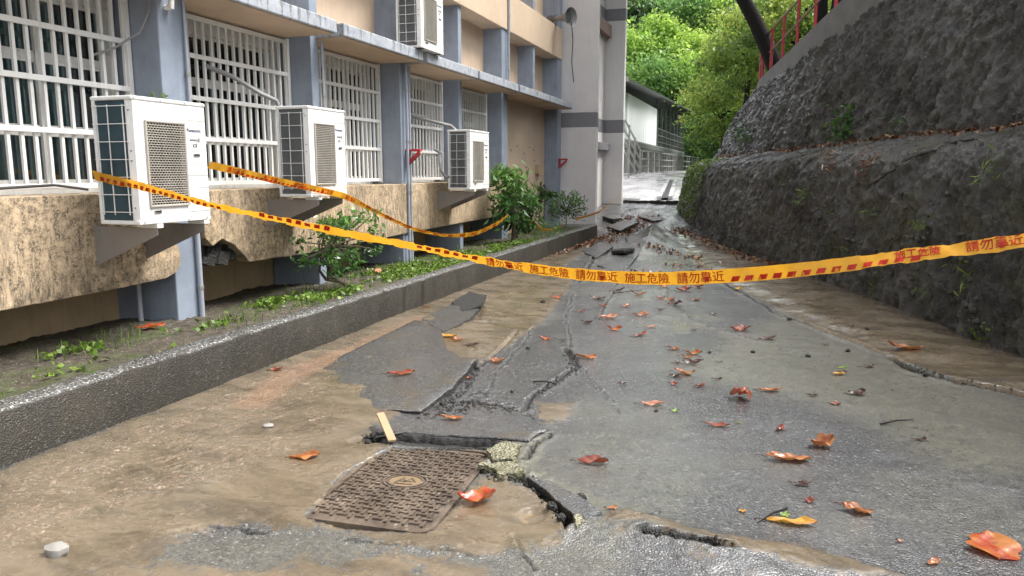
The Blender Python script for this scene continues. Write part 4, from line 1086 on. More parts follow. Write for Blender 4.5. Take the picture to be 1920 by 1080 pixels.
ac3 = copy_tree(ac1); ac3.location = (-4.38, 10.86, 1.235); ac3.scale = (1, 1.12, .98)
ac3['label'] = 'third white condenser along the wall, just right of the red bracket'
ac4 = copy_tree(ac1); ac4.location = (-4.60, 9.67, ZC + .157); ac4.scale = (1, 1.02, .92)
ac4['label'] = 'white condenser standing on a canopy of the upper floor'
brackets(ac1, -.19, .295); brackets(ac2, -.2, .28); brackets(ac3, -.2, .28)
for a in (ac2, ac3, ac4):
    for ch in a.children:
        if ch.name.startswith(('side_coil', 'coil_fins')):
            ch.data = ch.data.copy(); ch.data.materials[0] = M['coil_grey']
MB().box(-.17, .17, -.30, -.24, -.006, -.0005).box(-.17, .17, .24, .30, -.006, -.0005).build('rubber_pad', M['black'], ac4, world=False)
def hose(ac, pts, r):
    o = MB().tube(pts, r, 9).build('hose', M['hose'], ac, sm=True, world=False)
    o.matrix_parent_inverse = Matrix.Identity(4); return o
hose(ac2, [(-.30, -.05, .80), (-.34, -.10, .98), (-.45, -.22, 1.05), (-.62, -.42, 1.20), (-.82, -.6, 1.30)], .024)
hose(ac3, [(-.15, -.05, .88), (-.25, -.1, .98), (-.4, -.2, 1.02), (-.8, -.35, 1.12)], .024)
hose(ac3, [(-.15, -.3, .18), (-.2, -.42, .2), (-.24, -.48, .3), (-.26, -.46, .45), (-.3, -.36, .55), (-.4, -.3, .6)], .022)

# ================================================================ grey stair tower
tow = empty('stair_tower', (-4.4, 19.5, 0), 'tall pale grey tower with dark horizontal bands closing the end of the building', 'tower')
tp = lambda name, mat, mb, bevel=.008: mb.build(name, M[mat], tow, bevel=bevel)
tp('wall', 'tower', MB().box(-5.6, -3.97, 18.1, 18.27, -.3, 2.57)); tp('band', 'band', MB().box(-5.6, -3.968, 18.098, 18.272, 2.572, 2.915)); tp('wall', 'tower', MB().box(-5.6, -3.97, 18.1, 18.27, 2.917, 11))
tp('wall', 'tower', MB().box(-8, -4.40, 18.28, 21.2, -.3, 2.57)); tp('band', 'band', MB().box(-8, -4.398, 18.282, 21.2, 2.572, 2.915)); tp('wall', 'tower', MB().box(-8, -4.40, 18.28, 21.2, 2.917, 5.56)); tp('band', 'band', MB().box(-8, -4.398, 18.282, 21.2, 5.562, 5.87)); tp('wall', 'tower', MB().box(-8, -4.4, 18.28, 21.2, 5.872, 11))
tp('wall', 'tower', MB().box(-4.41, -3.86, 21, 21.22, -.3, 2.57)); tp('band', 'band', MB().box(-4.41, -3.857, 20.997, 21.223, 2.572, 2.915)); tp('wall', 'tower', MB().box(-4.41, -3.86, 21, 21.22, 2.917, 5.56)); tp('band', 'band', MB().box(-4.41, -3.857, 20.997, 21.223, 5.562, 5.87)); tp('wall', 'tower', MB().box(-4.41, -3.86, 21, 21.22, 5.872, 11))
tp('ledge', 'brownledge', MB().box(-4.39, -4.22, 19.4, 20.9, 5.10, 5.42)); tp('ledge', 'band', MB().box(-4.39, -4.22, 19.4, 20.9, 2.08, 2.27))

# ================================================================ raised walkway behind
K = 1.25
pav = empty('covered_walkway', (-6.5, 42, 1.5), 'raised covered walkway with white panels, dark roof and railings below the wooded hill', 'walkway')
pp = lambda name, mat, mb, bevel=0.0: mb.build(name, M[mat], pav, bevel=bevel)
XP, Y0, Y1 = -5.75, 29.6, 54.5
def lz(y, a, b): return a + (b - a) * (y - Y0) / (Y1 - Y0)
pp('deck', 'steel', MB().box(-8.4, XP + .1, Y0, Y1, 2.50, 2.86))
pp('deck_edge', 'darkgrey', MB().box(XP + .1, XP + .14, Y0, Y1, 2.60, 2.80))
roof = MB(); roof.add([(XP + .55, Y0 - .6, 4.90), (XP + .55, Y1 + .6, 5.62), (-8.9, Y1 + .6, 6.1), (-8.9, Y0 - .6, 5.55), (XP + .55, Y0 - .6, 5.02), (XP + .55, Y1 + .6, 5.74), (-8.9, Y1 + .6, 6.25), (-8.9, Y0 - .6, 5.7)], [(0, 1, 2, 3), (7, 6, 5, 4), (0, 4, 5, 1), (1, 5, 6, 2), (2, 6, 7, 3), (3, 7, 4, 0)])
pp('roof', 'roof_dark', roof)
pp('fascia', 'steel', MB().add([(XP + .56, Y0 - .62, 4.88), (XP - 1.4, Y0 - .62, 5.15), (XP - 1.4, Y0 - .62, 5.4), (XP + .56, Y0 - .62, 5.06), (XP + .56, Y0 - .5, 4.88), (XP - 1.4, Y0 - .5, 5.15), (XP - 1.4, Y0 - .5, 5.4), (XP + .56, Y0 - .5, 5.06)], [(0, 1, 2, 3), (7, 6, 5, 4), (0, 4, 5, 1), (1, 5, 6, 2), (2, 6, 7, 3), (3, 7, 4, 0)]))
yy = Y0 + .1
for i, (w, m) in enumerate(((1.2, 'panel'), (1.3, 'panel_green'), (.6, 'panel'), (.5, 'panel'), (3.4, 'panel'), (.6, 'panel'), (1.0, 'panel'), (1.2, 'panel'), (.8, 'panel'), (.8, 'panel'))):
    pp('wall_panel', m, MB().box(XP - .06, XP, yy, yy + w - .05, 2.87, 4.78), .01); yy += w
pp('rear_wall', 'darkgrey', MB().box(-8.4, -8.3, Y0, yy, 2.86, 5.3)); pp('underdeck_shade_sheet', 'black', MB().box(-6.9, -6.8, Y0, Y1, 1.0, 2.5))  # black sheet below the deck is added to paint in the shade there
for y in np.linspace(yy + .1, Y1, 8):
    pp('roof_post', 'darkgrey', MB().box(XP - .1, XP + .04, y - .07, y + .07, 2.86, 5.2 + .02 * (y - Y0)))
    pp('roof_post', 'darkgrey', MB().box(-8.3, -8.16, y - .07, y + .07, 2.86, 5.4 + .02 * (y - Y0)))
for z in (3.1, 3.45, 3.8):
    pp('guard_rail', 'darkgrey', MB().bar((XP + .03, yy, z), (XP + .03, Y1, z), .05))
for y in np.arange(yy + .4, Y1, .55): pp('baluster', 'darkgrey', MB().bar((XP + .03, y, 2.87), (XP + .03, y, 3.8), .045))
for y in np.linspace(Y0 + .3, Y1 - .3, 13):
    pp('deck_post', 'steel', MB().box(XP - .18, XP + .08, y - .13, y + .13, 1.2, 2.5))
XR = XP + .75
gr = empty('ramp_railing', (XR, 42, 1.45), 'low metal railing running along the foot of the covered walkway', 'railing')
for z in (1.75, 2.05, 2.38): MB().bar((XR, 31.2, z - .02), (XR + .3, 56, z + .12), .055).build('rail', M['steel'], gr)
for i, y in enumerate(np.arange(31.2, 56, 1.5)):
    MB().bar((XR + .3 * (y - 31) / 25, y, 1.2), (XR + .3 * (y - 31) / 25, y + (.4 if i % 2 else 0), 2.40), .06).build('post', M['steel'], gr)
sr = empty('stair_railing', (XR, 28.6, 1.3), 'slanted metal stair railing at the near end of the walkway', 'railing')
for k in range(4): MB().bar((XR, 31.1, 1.25 + .38 * k), (XR - .1, 27.0, 2.55 + .38 * k), .055).build('rail', M['steel'], sr)
for y in (31.1, 29.8, 28.5): MB().bar((XR, y, 1.2), (XR, y, 2.4 + (31.1 - y) * .32), .06).build('post', M['steel'], sr)

# ================================================================ access cover in the road
cov = empty('access_cover', (-1.615, 3.135, -.055), 'rectangular cast iron access cover half buried in mud', 'manhole cover', rz=R(3.5))
def CP(name, mat, mb, bevel=0.0, par=None, sm=False): return mb.build(name, M[mat], par or cov, bevel=bevel, world=False, sm=sm)
def rrect(w, h, r, n=6):
    pts = []
    for cx, cy, a0 in ((w - r, h - r, 0), (-w + r, h - r, 90), (-w + r, -h + r, 180), (w - r, -h + r, 270)):
        for i in range(n + 1): a = R(a0 + 90 * i / n); pts.append((cx + r * math.cos(a), cy + r * math.sin(a)))
    return pts
CP('plate', 'iron', MB().prism_z(rrect(.285, .455, .05), -.02, .046), .003)
fr = MB(); a_, b_ = rrect(.315, .485, .07), rrect(.292, .462, .055); n = len(a_)
fr.add([(x, y, .052) for x, y in a_] + [(x, y, .052) for x, y in b_] + [(x, y, -.02) for x, y in a_] + [(x, y, .0) for x, y in b_],
       [(i, (i + 1) % n, n + (i + 1) % n, n + i) for i in range(n)] + [(2 * n + i, 2 * n + (i + 1) % n, (i + 1) % n, i) for i in range(n)] + [(n + i, n + (i + 1) % n, 3 * n + (i + 1) % n, 3 * n + i) for i in range(n)])
CP('rim', 'iron', fr)
th = MB().box(-.024, .024, -.0065, .0065, 0, .010).mesh('tread'); tv_ = MB().box(-.0065, .0065, -.024, .024, 0, .010).mesh('tread')
for m_ in (th, tv_): m_.materials.append(M['iron'])
for i in range(13):
    for j in range(20):
        x, y = -.258 + i * .043, -.408 + j * .043
        if (x / .105) ** 2 + (y / .085) ** 2 < 1.25: continue
        link('tread_bar', th if (i + j) % 2 else tv_, None, cov, (x, y, .0455))
md = MB(); k = 28
for r0, r1, z in ((.075, .085, .053), (.094, .104, .053)):
    md.add([(1.12 * r0 * math.cos(6.2832 * i / k), .88 * r0 * math.sin(6.2832 * i / k), z) for i in range(k)] + [(1.12 * r1 * math.cos(6.2832 * i / k), .88 * r1 * math.sin(6.2832 * i / k), z) for i in range(k)] +
           [(1.12 * r0 * math.cos(6.2832 * i / k), .88 * r0 * math.sin(6.2832 * i / k), .045) for i in range(k)] + [(1.12 * r1 * math.cos(6.2832 * i / k), .88 * r1 * math.sin(6.2832 * i / k), .045) for i in range(k)],
           [(i, (i + 1) % k, k + (i + 1) % k, k + i) for i in range(k)] + [(2 * k + i, i, (i + 1) % k, 2 * k + (i + 1) % k) for i in range(k)] + [(k + i, 3 * k + i, 3 * k + (i + 1) % k, k + (i + 1) % k) for i in range(k)])
CP('medallion_ring', 'iron', md)
CP('medallion_water', 'water', MB().prism_z([(1.12 * .0745 * math.cos(6.2832 * i / k), .88 * .0745 * math.sin(6.2832 * i / k)) for i in range(k)], .044, .0485))
em = MB()
for (x0, y0, x1, y1) in ((-.045, -.03, -.02, .035), (-.02, .035, 0, -.01), (0, -.01, .02, .04), (.02, .04, .05, .0), (-.05, -.035, .045, -.03), (-.03, -.005, .035, .0)):
    em.bar((x0, y0, .049), (x1, y1, .049), .007, .006)
CP('emblem', 'iron', em)

pk = [( (-0.904, 2.962)[0] + .055 * math.cos(a) * (1 + .1 * math.sin(3 * a)), (-0.904, 2.962)[1] + .075 * math.sin(a) * (1 + .12 * math.cos(2 * a))) for a in np.linspace(0, 6.2832, 26)[:-1]]
zc = min(gzat(x, y) for x, y in pk)
o = MB().prism_z(pk, zc - .03, zc - .004).build('puddle', M['water']); tag(o, 'small round puddle of muddy water', kind='structure')

# ================================================================ foliage tools
def leaf_cloud(cent, nrm, size, rng, asp=.5, jitter=.9, up=.35, fold=.25, tint=None, spread=.3):
    """cent (n,3) leaf centres; returns V, F, tint. every leaf is two folded triangles pairs with a point"""
    n = len(cent)
    d = rng.normal(size=(n, 3)); d /= np.linalg.norm(d, axis=1)[:, None]
    d = d * jitter + nrm; d /= np.linalg.norm(d, axis=1)[:, None] + 1e-9
    u = rng.normal(size=(n, 3)); u[:, 2] += up
    sdir = np.cross(d, u); sdir /= np.linalg.norm(sdir, axis=1)[:, None] + 1e-9
    nn = np.cross(sdir, d)
    s = size * rng.uniform(.6, 1.3, n)[:, None]
    b = cent - d * s * .5; t = cent + d * s * .5 - nn * s * .1
    l = cent + sdir * s * asp * .5 + nn * s * fold * .3; r = cent - sdir * s * asp * .5 + nn * s * fold * .3
    V = np.stack([b, l, t, r], 1).reshape(-1, 3)
    F = (np.arange(n) * 4)[:, None] + np.array([0, 1, 2, 3])[None]
    tv = np.repeat(np.clip((rng.uniform(0, 1, n) if tint is None else tint + rng.normal(0, spread * .5, n)), 0, 1), 4)
    return V, F, tv
def crown_mesh(name, rad, nclump, per, size, seed, mat, hang=0.0, flat=1.0, hollow=.35):
    rng = np.random.default_rng(seed)
    c = rng.normal(size=(nclump, 3)); c /= np.linalg.norm(c, axis=1)[:, None]
    rr = rng.uniform(hollow, 1.0, nclump) ** .6
    lump = .75 + .35 * np.abs(np.sin(c[:, 0] * 3 + seed) * np.cos(c[:, 1] * 4 + seed * 2)) + .12 * rng.normal(size=nclump)
    c = c * (rr * lump)[:, None] * np.array(rad)
    outw = c / (np.linalg.norm(c, axis=1)[:, None] + 1e-6)
    cr = rng.uniform(.10, .24, nclump) * min(rad)
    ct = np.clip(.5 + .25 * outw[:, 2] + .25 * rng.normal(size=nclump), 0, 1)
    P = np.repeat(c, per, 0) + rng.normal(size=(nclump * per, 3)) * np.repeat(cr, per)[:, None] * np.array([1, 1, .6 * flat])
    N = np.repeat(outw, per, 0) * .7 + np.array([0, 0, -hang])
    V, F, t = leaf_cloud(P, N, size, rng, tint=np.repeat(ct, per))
    me = np_mesh(name, V, F, False, {'tint': t}); me.materials.append(M[mat])
    return me, c
def limbs(mb, base, top, r, targets, rng, n=7):
    base, top = Vector(base), Vector(top)
    pts = [base.lerp(top, i / 5) + Vector((rng.uniform(-.1, .1), rng.uniform(-.1, .1), 0)) * r * 4 * (i > 0) for i in range(6)]
    mb.tube(pts, [r * (1.15 - .13 * i) for i in range(6)], 9)
    for tg in targets:
        tg = Vector(tg); s = pts[rng.randint(3, 5)]
        m = s.lerp(tg, .5) + Vector((rng.uniform(-.2, .2), rng.uniform(-.2, .2), .25)) * (tg - s).length * .4
        mb.tube([s, s.lerp(m, .5), m, m.lerp(tg, .6), tg], [r * .45, r * .36, r * .26, r * .16, r * .07], 6)
TREE = {}
def tree_proto(key, rad, h, nclump, per, size, seed, mat, tr=.16, lean=(0, 0)):
    me, c = crown_mesh('crown', rad, nclump, per, size, seed, mat)
    tb = MB(); rng = random.Random(seed)
    limbs(tb, (0, 0, -1.0), (lean[0], lean[1], h), tr, [Vector((lean[0], lean[1], h)) + Vector(c[i]) * .8 for i in range(0, len(c), max(1, len(c) // 9))], rng)
    tm = tb.mesh('trunk'); smooth(tm, 60); tm.materials.append(M['bark'])
    TREE[key] = (me, tm, (lean[0], lean[1], h))
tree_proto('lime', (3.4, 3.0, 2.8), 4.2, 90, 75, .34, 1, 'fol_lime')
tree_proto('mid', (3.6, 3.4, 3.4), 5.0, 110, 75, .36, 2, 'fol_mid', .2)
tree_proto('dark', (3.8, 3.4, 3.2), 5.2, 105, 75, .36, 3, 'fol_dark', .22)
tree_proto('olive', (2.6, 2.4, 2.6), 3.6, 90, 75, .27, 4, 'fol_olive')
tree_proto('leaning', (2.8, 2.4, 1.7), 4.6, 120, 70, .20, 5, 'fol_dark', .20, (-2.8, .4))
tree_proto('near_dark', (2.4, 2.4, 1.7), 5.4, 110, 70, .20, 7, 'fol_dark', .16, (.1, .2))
tree_proto('near_mid', (2.2, 2.2, 1.9), 3.2, 110, 70, .19, 6, 'fol_olive', .14)
KIND = {'lime': 'lime green', 'mid': 'mid green', 'dark': 'dark green', 'olive': 'yellowish green', 'near_dark': 'dark leaved', 'leaning': 'dark leaved', 'near_mid': 'broad leaved olive'}
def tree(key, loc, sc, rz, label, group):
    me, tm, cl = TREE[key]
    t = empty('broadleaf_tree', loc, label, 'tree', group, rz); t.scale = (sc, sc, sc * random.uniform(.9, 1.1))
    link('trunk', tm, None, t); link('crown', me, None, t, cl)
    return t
# the hill
hx_ = np.linspace(-60, 75, 90); hy_ = np.linspace(45, 135, 60)
HX, HY = np.meshgrid(hx_, hy_)
def hill_z(x, y):
    x = np.asarray(x, float); y = np.asarray(y, float)
    return 1.3 + np.clip(y - 54 + .10 * x, 0, 60) * .40 * (1 - .0035 * np.clip(y - 54, 0, 80)) + 1.5 * fbm(x * .06, y * .06, seed=81, octv=3) * sstep(50, 62, y)
o = link('hillside', np_mesh('hill', np.stack([HX.ravel(), HY.ravel(), hill_z(HX, HY).ravel()], 1), grid_faces(60, 90)), M['hill']); tag(o, 'steep wooded hillside', kind='structure')
rs = random.Random(5)
GRP = 'trees covering the hillside'
rows = [ # x, y, kind, scale
    (-14, 60, 'lime', 1.0), (-9.5, 59, 'mid', .9), (-5.5, 60.5, 'lime', 1.0), (-2.0, 58.5, 'mid', .75), (.5, 60, 'olive', 1.0), (3.5, 58.5, 'mid', .8), (7, 60, 'dark', .9), (11, 61, 'mid', 1.0), (15, 62, 'olive', 1.2),
    (-16, 67, 'mid', 1.1), (-11.5, 66.5, 'lime', 1.25), (-7, 67, 'lime', 1.15), (-3, 66, 'lime', 1.0), (1, 67, 'mid', 1.1), (5, 66, 'olive', 1.3), (9.5, 67.5, 'mid', 1.1), (14.5, 68, 'dark', 1.1), (20, 67, 'mid', 1.1),
    (-18, 76, 'mid', 1.2), (-12.5, 75, 'dark', 1.1), (-8, 76, 'mid', 1.3), (-3.5, 75, 'lime', 1.2), (1.5, 76, 'mid', 1.3), (6.5, 75, 'dark', 1.2), (12, 77, 'mid', 1.3), (18, 77, 'mid', 1.2), (25, 76, 'dark', 1.2),
    (-17, 86, 'dark', 1.3), (-10, 86, 'mid', 1.4), (-4, 85, 'mid', 1.4), (2.5, 86, 'dark', 1.4), (9, 87, 'mid', 1.4), (16, 87, 'dark', 1.4), (24, 88, 'mid', 1.4)]
cnt = {}
ORD = ['first', 'second', 'third', 'fourth', 'fifth', 'sixth', 'seventh', 'eighth', 'ninth']
for i, (x, y, k, s) in enumerate(rows):
    row = 'front' if y < 63 else 'second' if y < 71 else 'third' if y < 81 else 'rear'
    c = cnt.get(row, 0); cnt[row] = c + 1
    x += rs.uniform(-.8, .8); y += rs.uniform(-.8, .8)
    tree(k, (x, y, float(hill_z(x, y))), s * rs.uniform(.95, 1.1), rs.uniform(0, 6.28), '%s hillside tree, %s from the left in the %s row of the wood' % (KIND[k], ORD[c], row), GRP)
rng = np.random.default_rng(12)
n = 26000
ux, uy = rng.uniform(-22, 30, n), rng.uniform(55, 92, n)
P = np.stack([ux, uy, hill_z(ux, uy) + rng.uniform(0, 1.6, n)], 1)
V, F, t = leaf_cloud(P, np.tile([0, -.4, .4], (n, 1)), .42, rng, tint=.4 + .5 * vnoise(ux * .5, uy * .5, seed=4))
o = link('hillside_undergrowth', np_mesh('undergrowth', V, F, False, {'tint': t}), M['fol_mid']); tag(o, 'tangled green undergrowth between the trees', 'undergrowth', kind='stuff')
# trees on the terrace above the slope
for (x, y, z, k, sc, rz, lab) in (
    (.62, 20.0, 3.8, 'leaning', 1.0, .0, 'dark trunked tree leaning out to the left behind the red railing'),
    (1.0, 18.7, 3.9, 'near_dark', 1.0, 2.2, 'slim dark tree standing behind the middle of the red railing'),
    (1.25, 17.7, 4.1, 'near_dark', 1.05, 4.0, 'thicker dark tree behind the right part of the red railing'),
    (4.2, 19.5, 4.6, 'near_mid', 1.1, 3.0, 'mid green bush tree low on the terrace behind the railing posts'),
    (3.6, 23.5, 4.6, 'olive', .85, 5.0, 'yellowish green tree on the terrace seen between the railing posts'),
    (6.5, 18.0, 5.4, 'mid', .7, 5.5, 'green tree on the terrace at the right behind the parapet')):
    tree(k, (x, y, z), sc, rz, lab, 'trees on the terrace')
# bank closing the space between walkway and slope
bx = np.linspace(-3.4, 9, 60); by = np.linspace(24, 55, 60)
BX, BY = np.meshgrid(bx, by)
def bank_z(x, y): return zprof(y) - .5 + sstep(-3.2, .8, x + .0 * y) * 3.4 * sstep(23.5, 27, y) + .35 * fbm(np.asarray(x) * .5, np.asarray(y) * .5, seed=88, octv=4)
BZ = bank_z(BX, BY)
o = link('earth_bank', np_mesh('bank', np.stack([BX.ravel(), BY.ravel(), BZ.ravel()], 1), grid_faces(60, 60)), M['hill']); tag(o, 'dark overgrown bank at the end of the walkway', kind='structure')
for i, (x, y, k, s, lab) in enumerate((
    (-.9, 30.5, 'near_mid', .95, 'broad leaved olive tree just past the far end of the red railing'),
    (.6, 27.5, 'near_mid', .85, 'dense olive tree right behind the end of the red railing'),
    (-2.1, 37, 'near_mid', .9, 'low olive tree left of the upper slope'),
    (-2.7, 44, 'mid', .5, 'low bushy tree hanging over the far end of the walkway roof'),
    (.5, 36, 'dark', .75, 'dark green tree rising behind the olive trees'),
    (-1.0, 46, 'mid', .75, 'mid green tree filling the gap between the walkway and the slope'),
    (3.0, 33, 'mid', .8, 'green tree behind the railing on the bank'),
    (-3.0, 52, 'lime', .6, 'bright green tree at the back of the walkway'))):
    tree(k, (x, y, float(bank_z(np.array(float(x)), np.array(float(y))))), s, i * 1.7, lab, 'trees at the end of the walkway')

# ================================================================ shrubs in the planting strip
def shrub(name, base, stems, leaf, size, per, seed, label, cat='shrub', mat='fol_shrub', asp=.42, hang=.1, twig='twig', r=.012, spread=.09):
    t = empty(name, base, label, cat)
    rnd = random.Random(seed); rng = np.random.default_rng(seed)
    mb = MB(); C = []; D = []
    for (p, kids) in stems:
        pts = [Vector(q) for q in p]
        mb.tube(pts, [r * (1.2 - .8 * i / len(pts)) for i in range(len(pts))], 6)
        for q in kids:
            s = pts[-1] if len(q) == 3 else pts[q[3]]
            e = Vector(q[:3]); m = s.lerp(e, .55) + Vector((rnd.uniform(-.03, .03), rnd.uniform(-.03, .03), .02))
            mb.tube([s, m, e], [r * .5, r * .38, r * .2], 5)
            C.append(e); D.append((e - s).normalized())
    me = mb.mesh('stem'); smooth(me, 60); link('stem', me, M[twig], t)
    C = np.array(C); D = np.array(D)
    P = np.repeat(C, per, 0) + rng.normal(size=(len(C) * per, 3)) * spread * np.array([1, 1, .8])
    N = np.repeat(D, per, 0) * .8 + np.array([0, 0, -hang])
    V, F, tt = leaf_cloud(P, N, size, rng, asp=asp, tint=np.clip(.5 + .9 * (P[:, 2] - P[:, 2].mean()), 0, 1), spread=.4)
    link('foliage', np_mesh('foliage', V, F, False, {'tint': tt}), M[mat], t)
    return t
rnd = random.Random(3)
# crooked bush with the trunk sprawling to the kerb
st = [([(0, 0, -.04), (-.10, -.14, .06), (-.14, -.32, .10), (-.10, -.50, .22), (-.05, -.55, .36)], []), ([(-.10, -.14, .06), (-.12, -.30, .16), (-.02, -.42, .33), (.03, -.45, .48)], []), ([(-.12, -.3, .12), (-.1, -.25, .3), (.0, -.2, .42)], [])]
kids = [[], [], []]
for i in range(34):
    kids[i % 3].append((rnd.uniform(-.28, .30), rnd.uniform(-.80, .12), rnd.uniform(.36, .78) if i % 4 else rnd.uniform(.2, .4)))
st = [(p, k) for (p, _), k in zip(st, kids)]
bx_, by_ = -4.33, 7.25
shrub('crooked_bush', (bx_, by_, float(soil_z(bx_, by_))), st, 0, .075, 26, 11, 'crooked leafy bush sprawling under the second condenser', hang=0, r=.020, spread=.055)
# tall drooping shrub
st = [([(0, 0, -.03), (.02, .0, .35), (-.02, .05, .8), (0, .05, 1.15)], [(rnd.uniform(-.28, .28), rnd.uniform(-.40, .40), rnd.uniform(.95, 1.28)) for _ in range(18)]),
      ([(0, 0, -.03), (.08, -.1, .3), (.1, -.16, .6)], [(rnd.uniform(-.15, .32), rnd.uniform(-.5, .35), rnd.uniform(.3, .85)) for _ in range(30)]),
      ([(0, 0, 0), (.1, .22, .3), (.16, .40, .55), (.2, .5, .8)], [(.2 + rnd.uniform(-.1, .1), .5 + rnd.uniform(-.1, .1), .8 + rnd.uniform(-.1, .1)) for _ in range(2)]),
      ([(0, 0, 0), (.05, .2, .3), (.1, .3, .62)], [(.1, .34, .7)])]
bx_, by_ = -4.32, 12.75
shrub('drooping_shrub', (bx_, by_, float(soil_z(bx_, by_))), st, 0, .15, 26, 12, 'tall drooping green shrub next to the third condenser with tape tied to it', asp=.3, hang=.55, r=.02, spread=.10)
bx_, by_ = -4.55, 15.6
shrub('broadleaf_plant', (bx_, by_, float(soil_z(bx_, by_))), [([(0, 0, -.03), (0, 0, .4), (.02, .02, .75), (0, 0, 1.0)], [(rnd.uniform(-.2, .2), rnd.uniform(-.2, .2), rnd.uniform(.6, 1.05)) for _ in range(10)])], 0, .24, 3, 13, 'slender plant with a few large leaves against the far blue pillar', 'plant', mat='fol_dark', asp=.5, spread=.06)
bx_, by_ = -4.15, 15.9
shrub('small_bush', (bx_, by_, float(soil_z(bx_, by_))), [([(0, 0, -.03), (.02, .02, .18), (.0, .05, .35)], [(rnd.uniform(-.38, .38), rnd.uniform(-.35, .35), rnd.uniform(.25, .78)) for _ in range(34)])], 0, .085, 22, 14, 'small upright bush at the far end of the planting strip', asp=.35, hang=-.5, spread=.08)
# fern
st = [([(0, 0, 0), (.0, .0, .05)], [(.42 * math.cos(a), .42 * math.sin(a), .12 + .15 * rnd.random()) for a in np.linspace(0, 6.28, 16)[:-1]])]
bx_, by_ = -4.05, 13.3
shrub('fern', (bx_, by_, float(soil_z(bx_, by_))), st, 0, .10, 34, 15, 'low feathery fern at the foot of the drooping shrub', 'fern', asp=.15, spread=.10, r=.006)
# sprig growing on the nearest condenser
shrub('sprig', (-4.42, 4.66, 1.125 + AH), [([(0, 0, 0), (.0, .01, .03)], [(.02, .03, .05), (-.02, -.03, .06), (.0, .06, .03)])], 0, .04, 5, 16, 'tiny green sprig on the lid of the nearest condenser', 'plant', mat='fol_weed', spread=.012, r=.003)

# ground cover in the strip
rng = np.random.default_rng(31)
def patch(cx, cy, rx, ry, n): return np.stack([rng.normal(cx, rx, n), rng.normal(cy, ry, n)], 1)
pc = np.concatenate([patch(-4.5, 5.9, .10, .22, 420), patch(-4.15, 6.5, .12, .32, 620), patch(-4.65, 4.0, .09, .13, 160), patch(-4.2, 5.0, .12, .22, 110), patch(-4.1, 8.6, .15, .6, 1400), patch(-4.3, 9.6, .22, .6, 1500), patch(-4.15, 10.6, .18, .7, 1800), patch(-4.1, 11.6, .15, .5, 1300), patch(-4.6, 8.6, .2, .4, 500), patch(-4.0, 12.4, .1, .4, 600), patch(-4.1, 3.4, .2, .4, 120)])
pc = pc[(pc[:, 0] > -5.4) & (pc[:, 0] < -3.82)]; pc = pc[fbm(pc[:, 0] * 4, pc[:, 1] * 3, seed=14, octv=3) > -.02]
P = np.c_[pc, soil_z(pc[:, 0], pc[:, 1]) + rng.uniform(.01, .05, len(pc))]
V, F, t = leaf_cloud(P, np.tile([.3, -.2, .5], (len(P), 1)), .045, rng, asp=.8, jitter=.8, up=2.0)
o = link('ground_cover', np_mesh('cover', V, F, False, {'tint': t}), M['fol_weed']); tag(o, 'patches of bright green weeds on the soil', 'weeds', kind='stuff')
# grass blades
n = 1700
gx_ = rng.uniform(-4.9, -3.85, n); gy_ = 2.6 + 13.5 * rng.uniform(0, 1, n) ** 1.1
k = fbm(gx_ * 1.5, gy_ * 1.2, seed=9, octv=3) > np.interp(gy_, [3, 6, 8], [.28, .2, -.1]); gx_, gy_ = gx_[k], gy_[k]; n = len(gx_)
z_ = soil_z(gx_, gy_); hgt = rng.uniform(.04, .16, n); a = rng.uniform(0, 6.28, n); le = rng.uniform(.2, .8, n)
w = .0035
b = np.stack([gx_, gy_, z_ - .01], 1); sd = np.stack([np.cos(a + 1.57), np.sin(a + 1.57), 0 * a], 1) * w; d = np.stack([np.cos(a), np.sin(a), 0 * a], 1)
m = b + d * (hgt * le * .35)[:, None] + np.array([0, 0, 1]) * (hgt * .65)[:, None]; tp_ = b + d * (hgt * le)[:, None] + np.array([0, 0, 1]) * (hgt * (1.05 - .4 * le))[:, None]
V = np.stack([b - sd, b + sd, m + sd * .8, tp_, m - sd * .8], 1).reshape(-1, 3)
F = (np.arange(n) * 5)[:, None] + np.array([0, 1, 2, 4]); F2 = (np.arange(n) * 5)[:, None] + np.array([4, 2, 3, 3])
me = bpy.data.meshes.new('grass')
me.from_pydata([tuple(v) for v in V], [], [tuple(f) for f in F] + [(f[0], f[1], f[2]) for f in F2])
at = me.attributes.new('tint', 'FLOAT', 'POINT'); at.data.foreach_set('value', np.repeat(rng.uniform(.1, .8, n), 5).astype(np.float32))
o = link('grass', me, M['fol_weed']); tag(o, 'sparse thin grass in the planting strip', 'grass', kind='stuff')

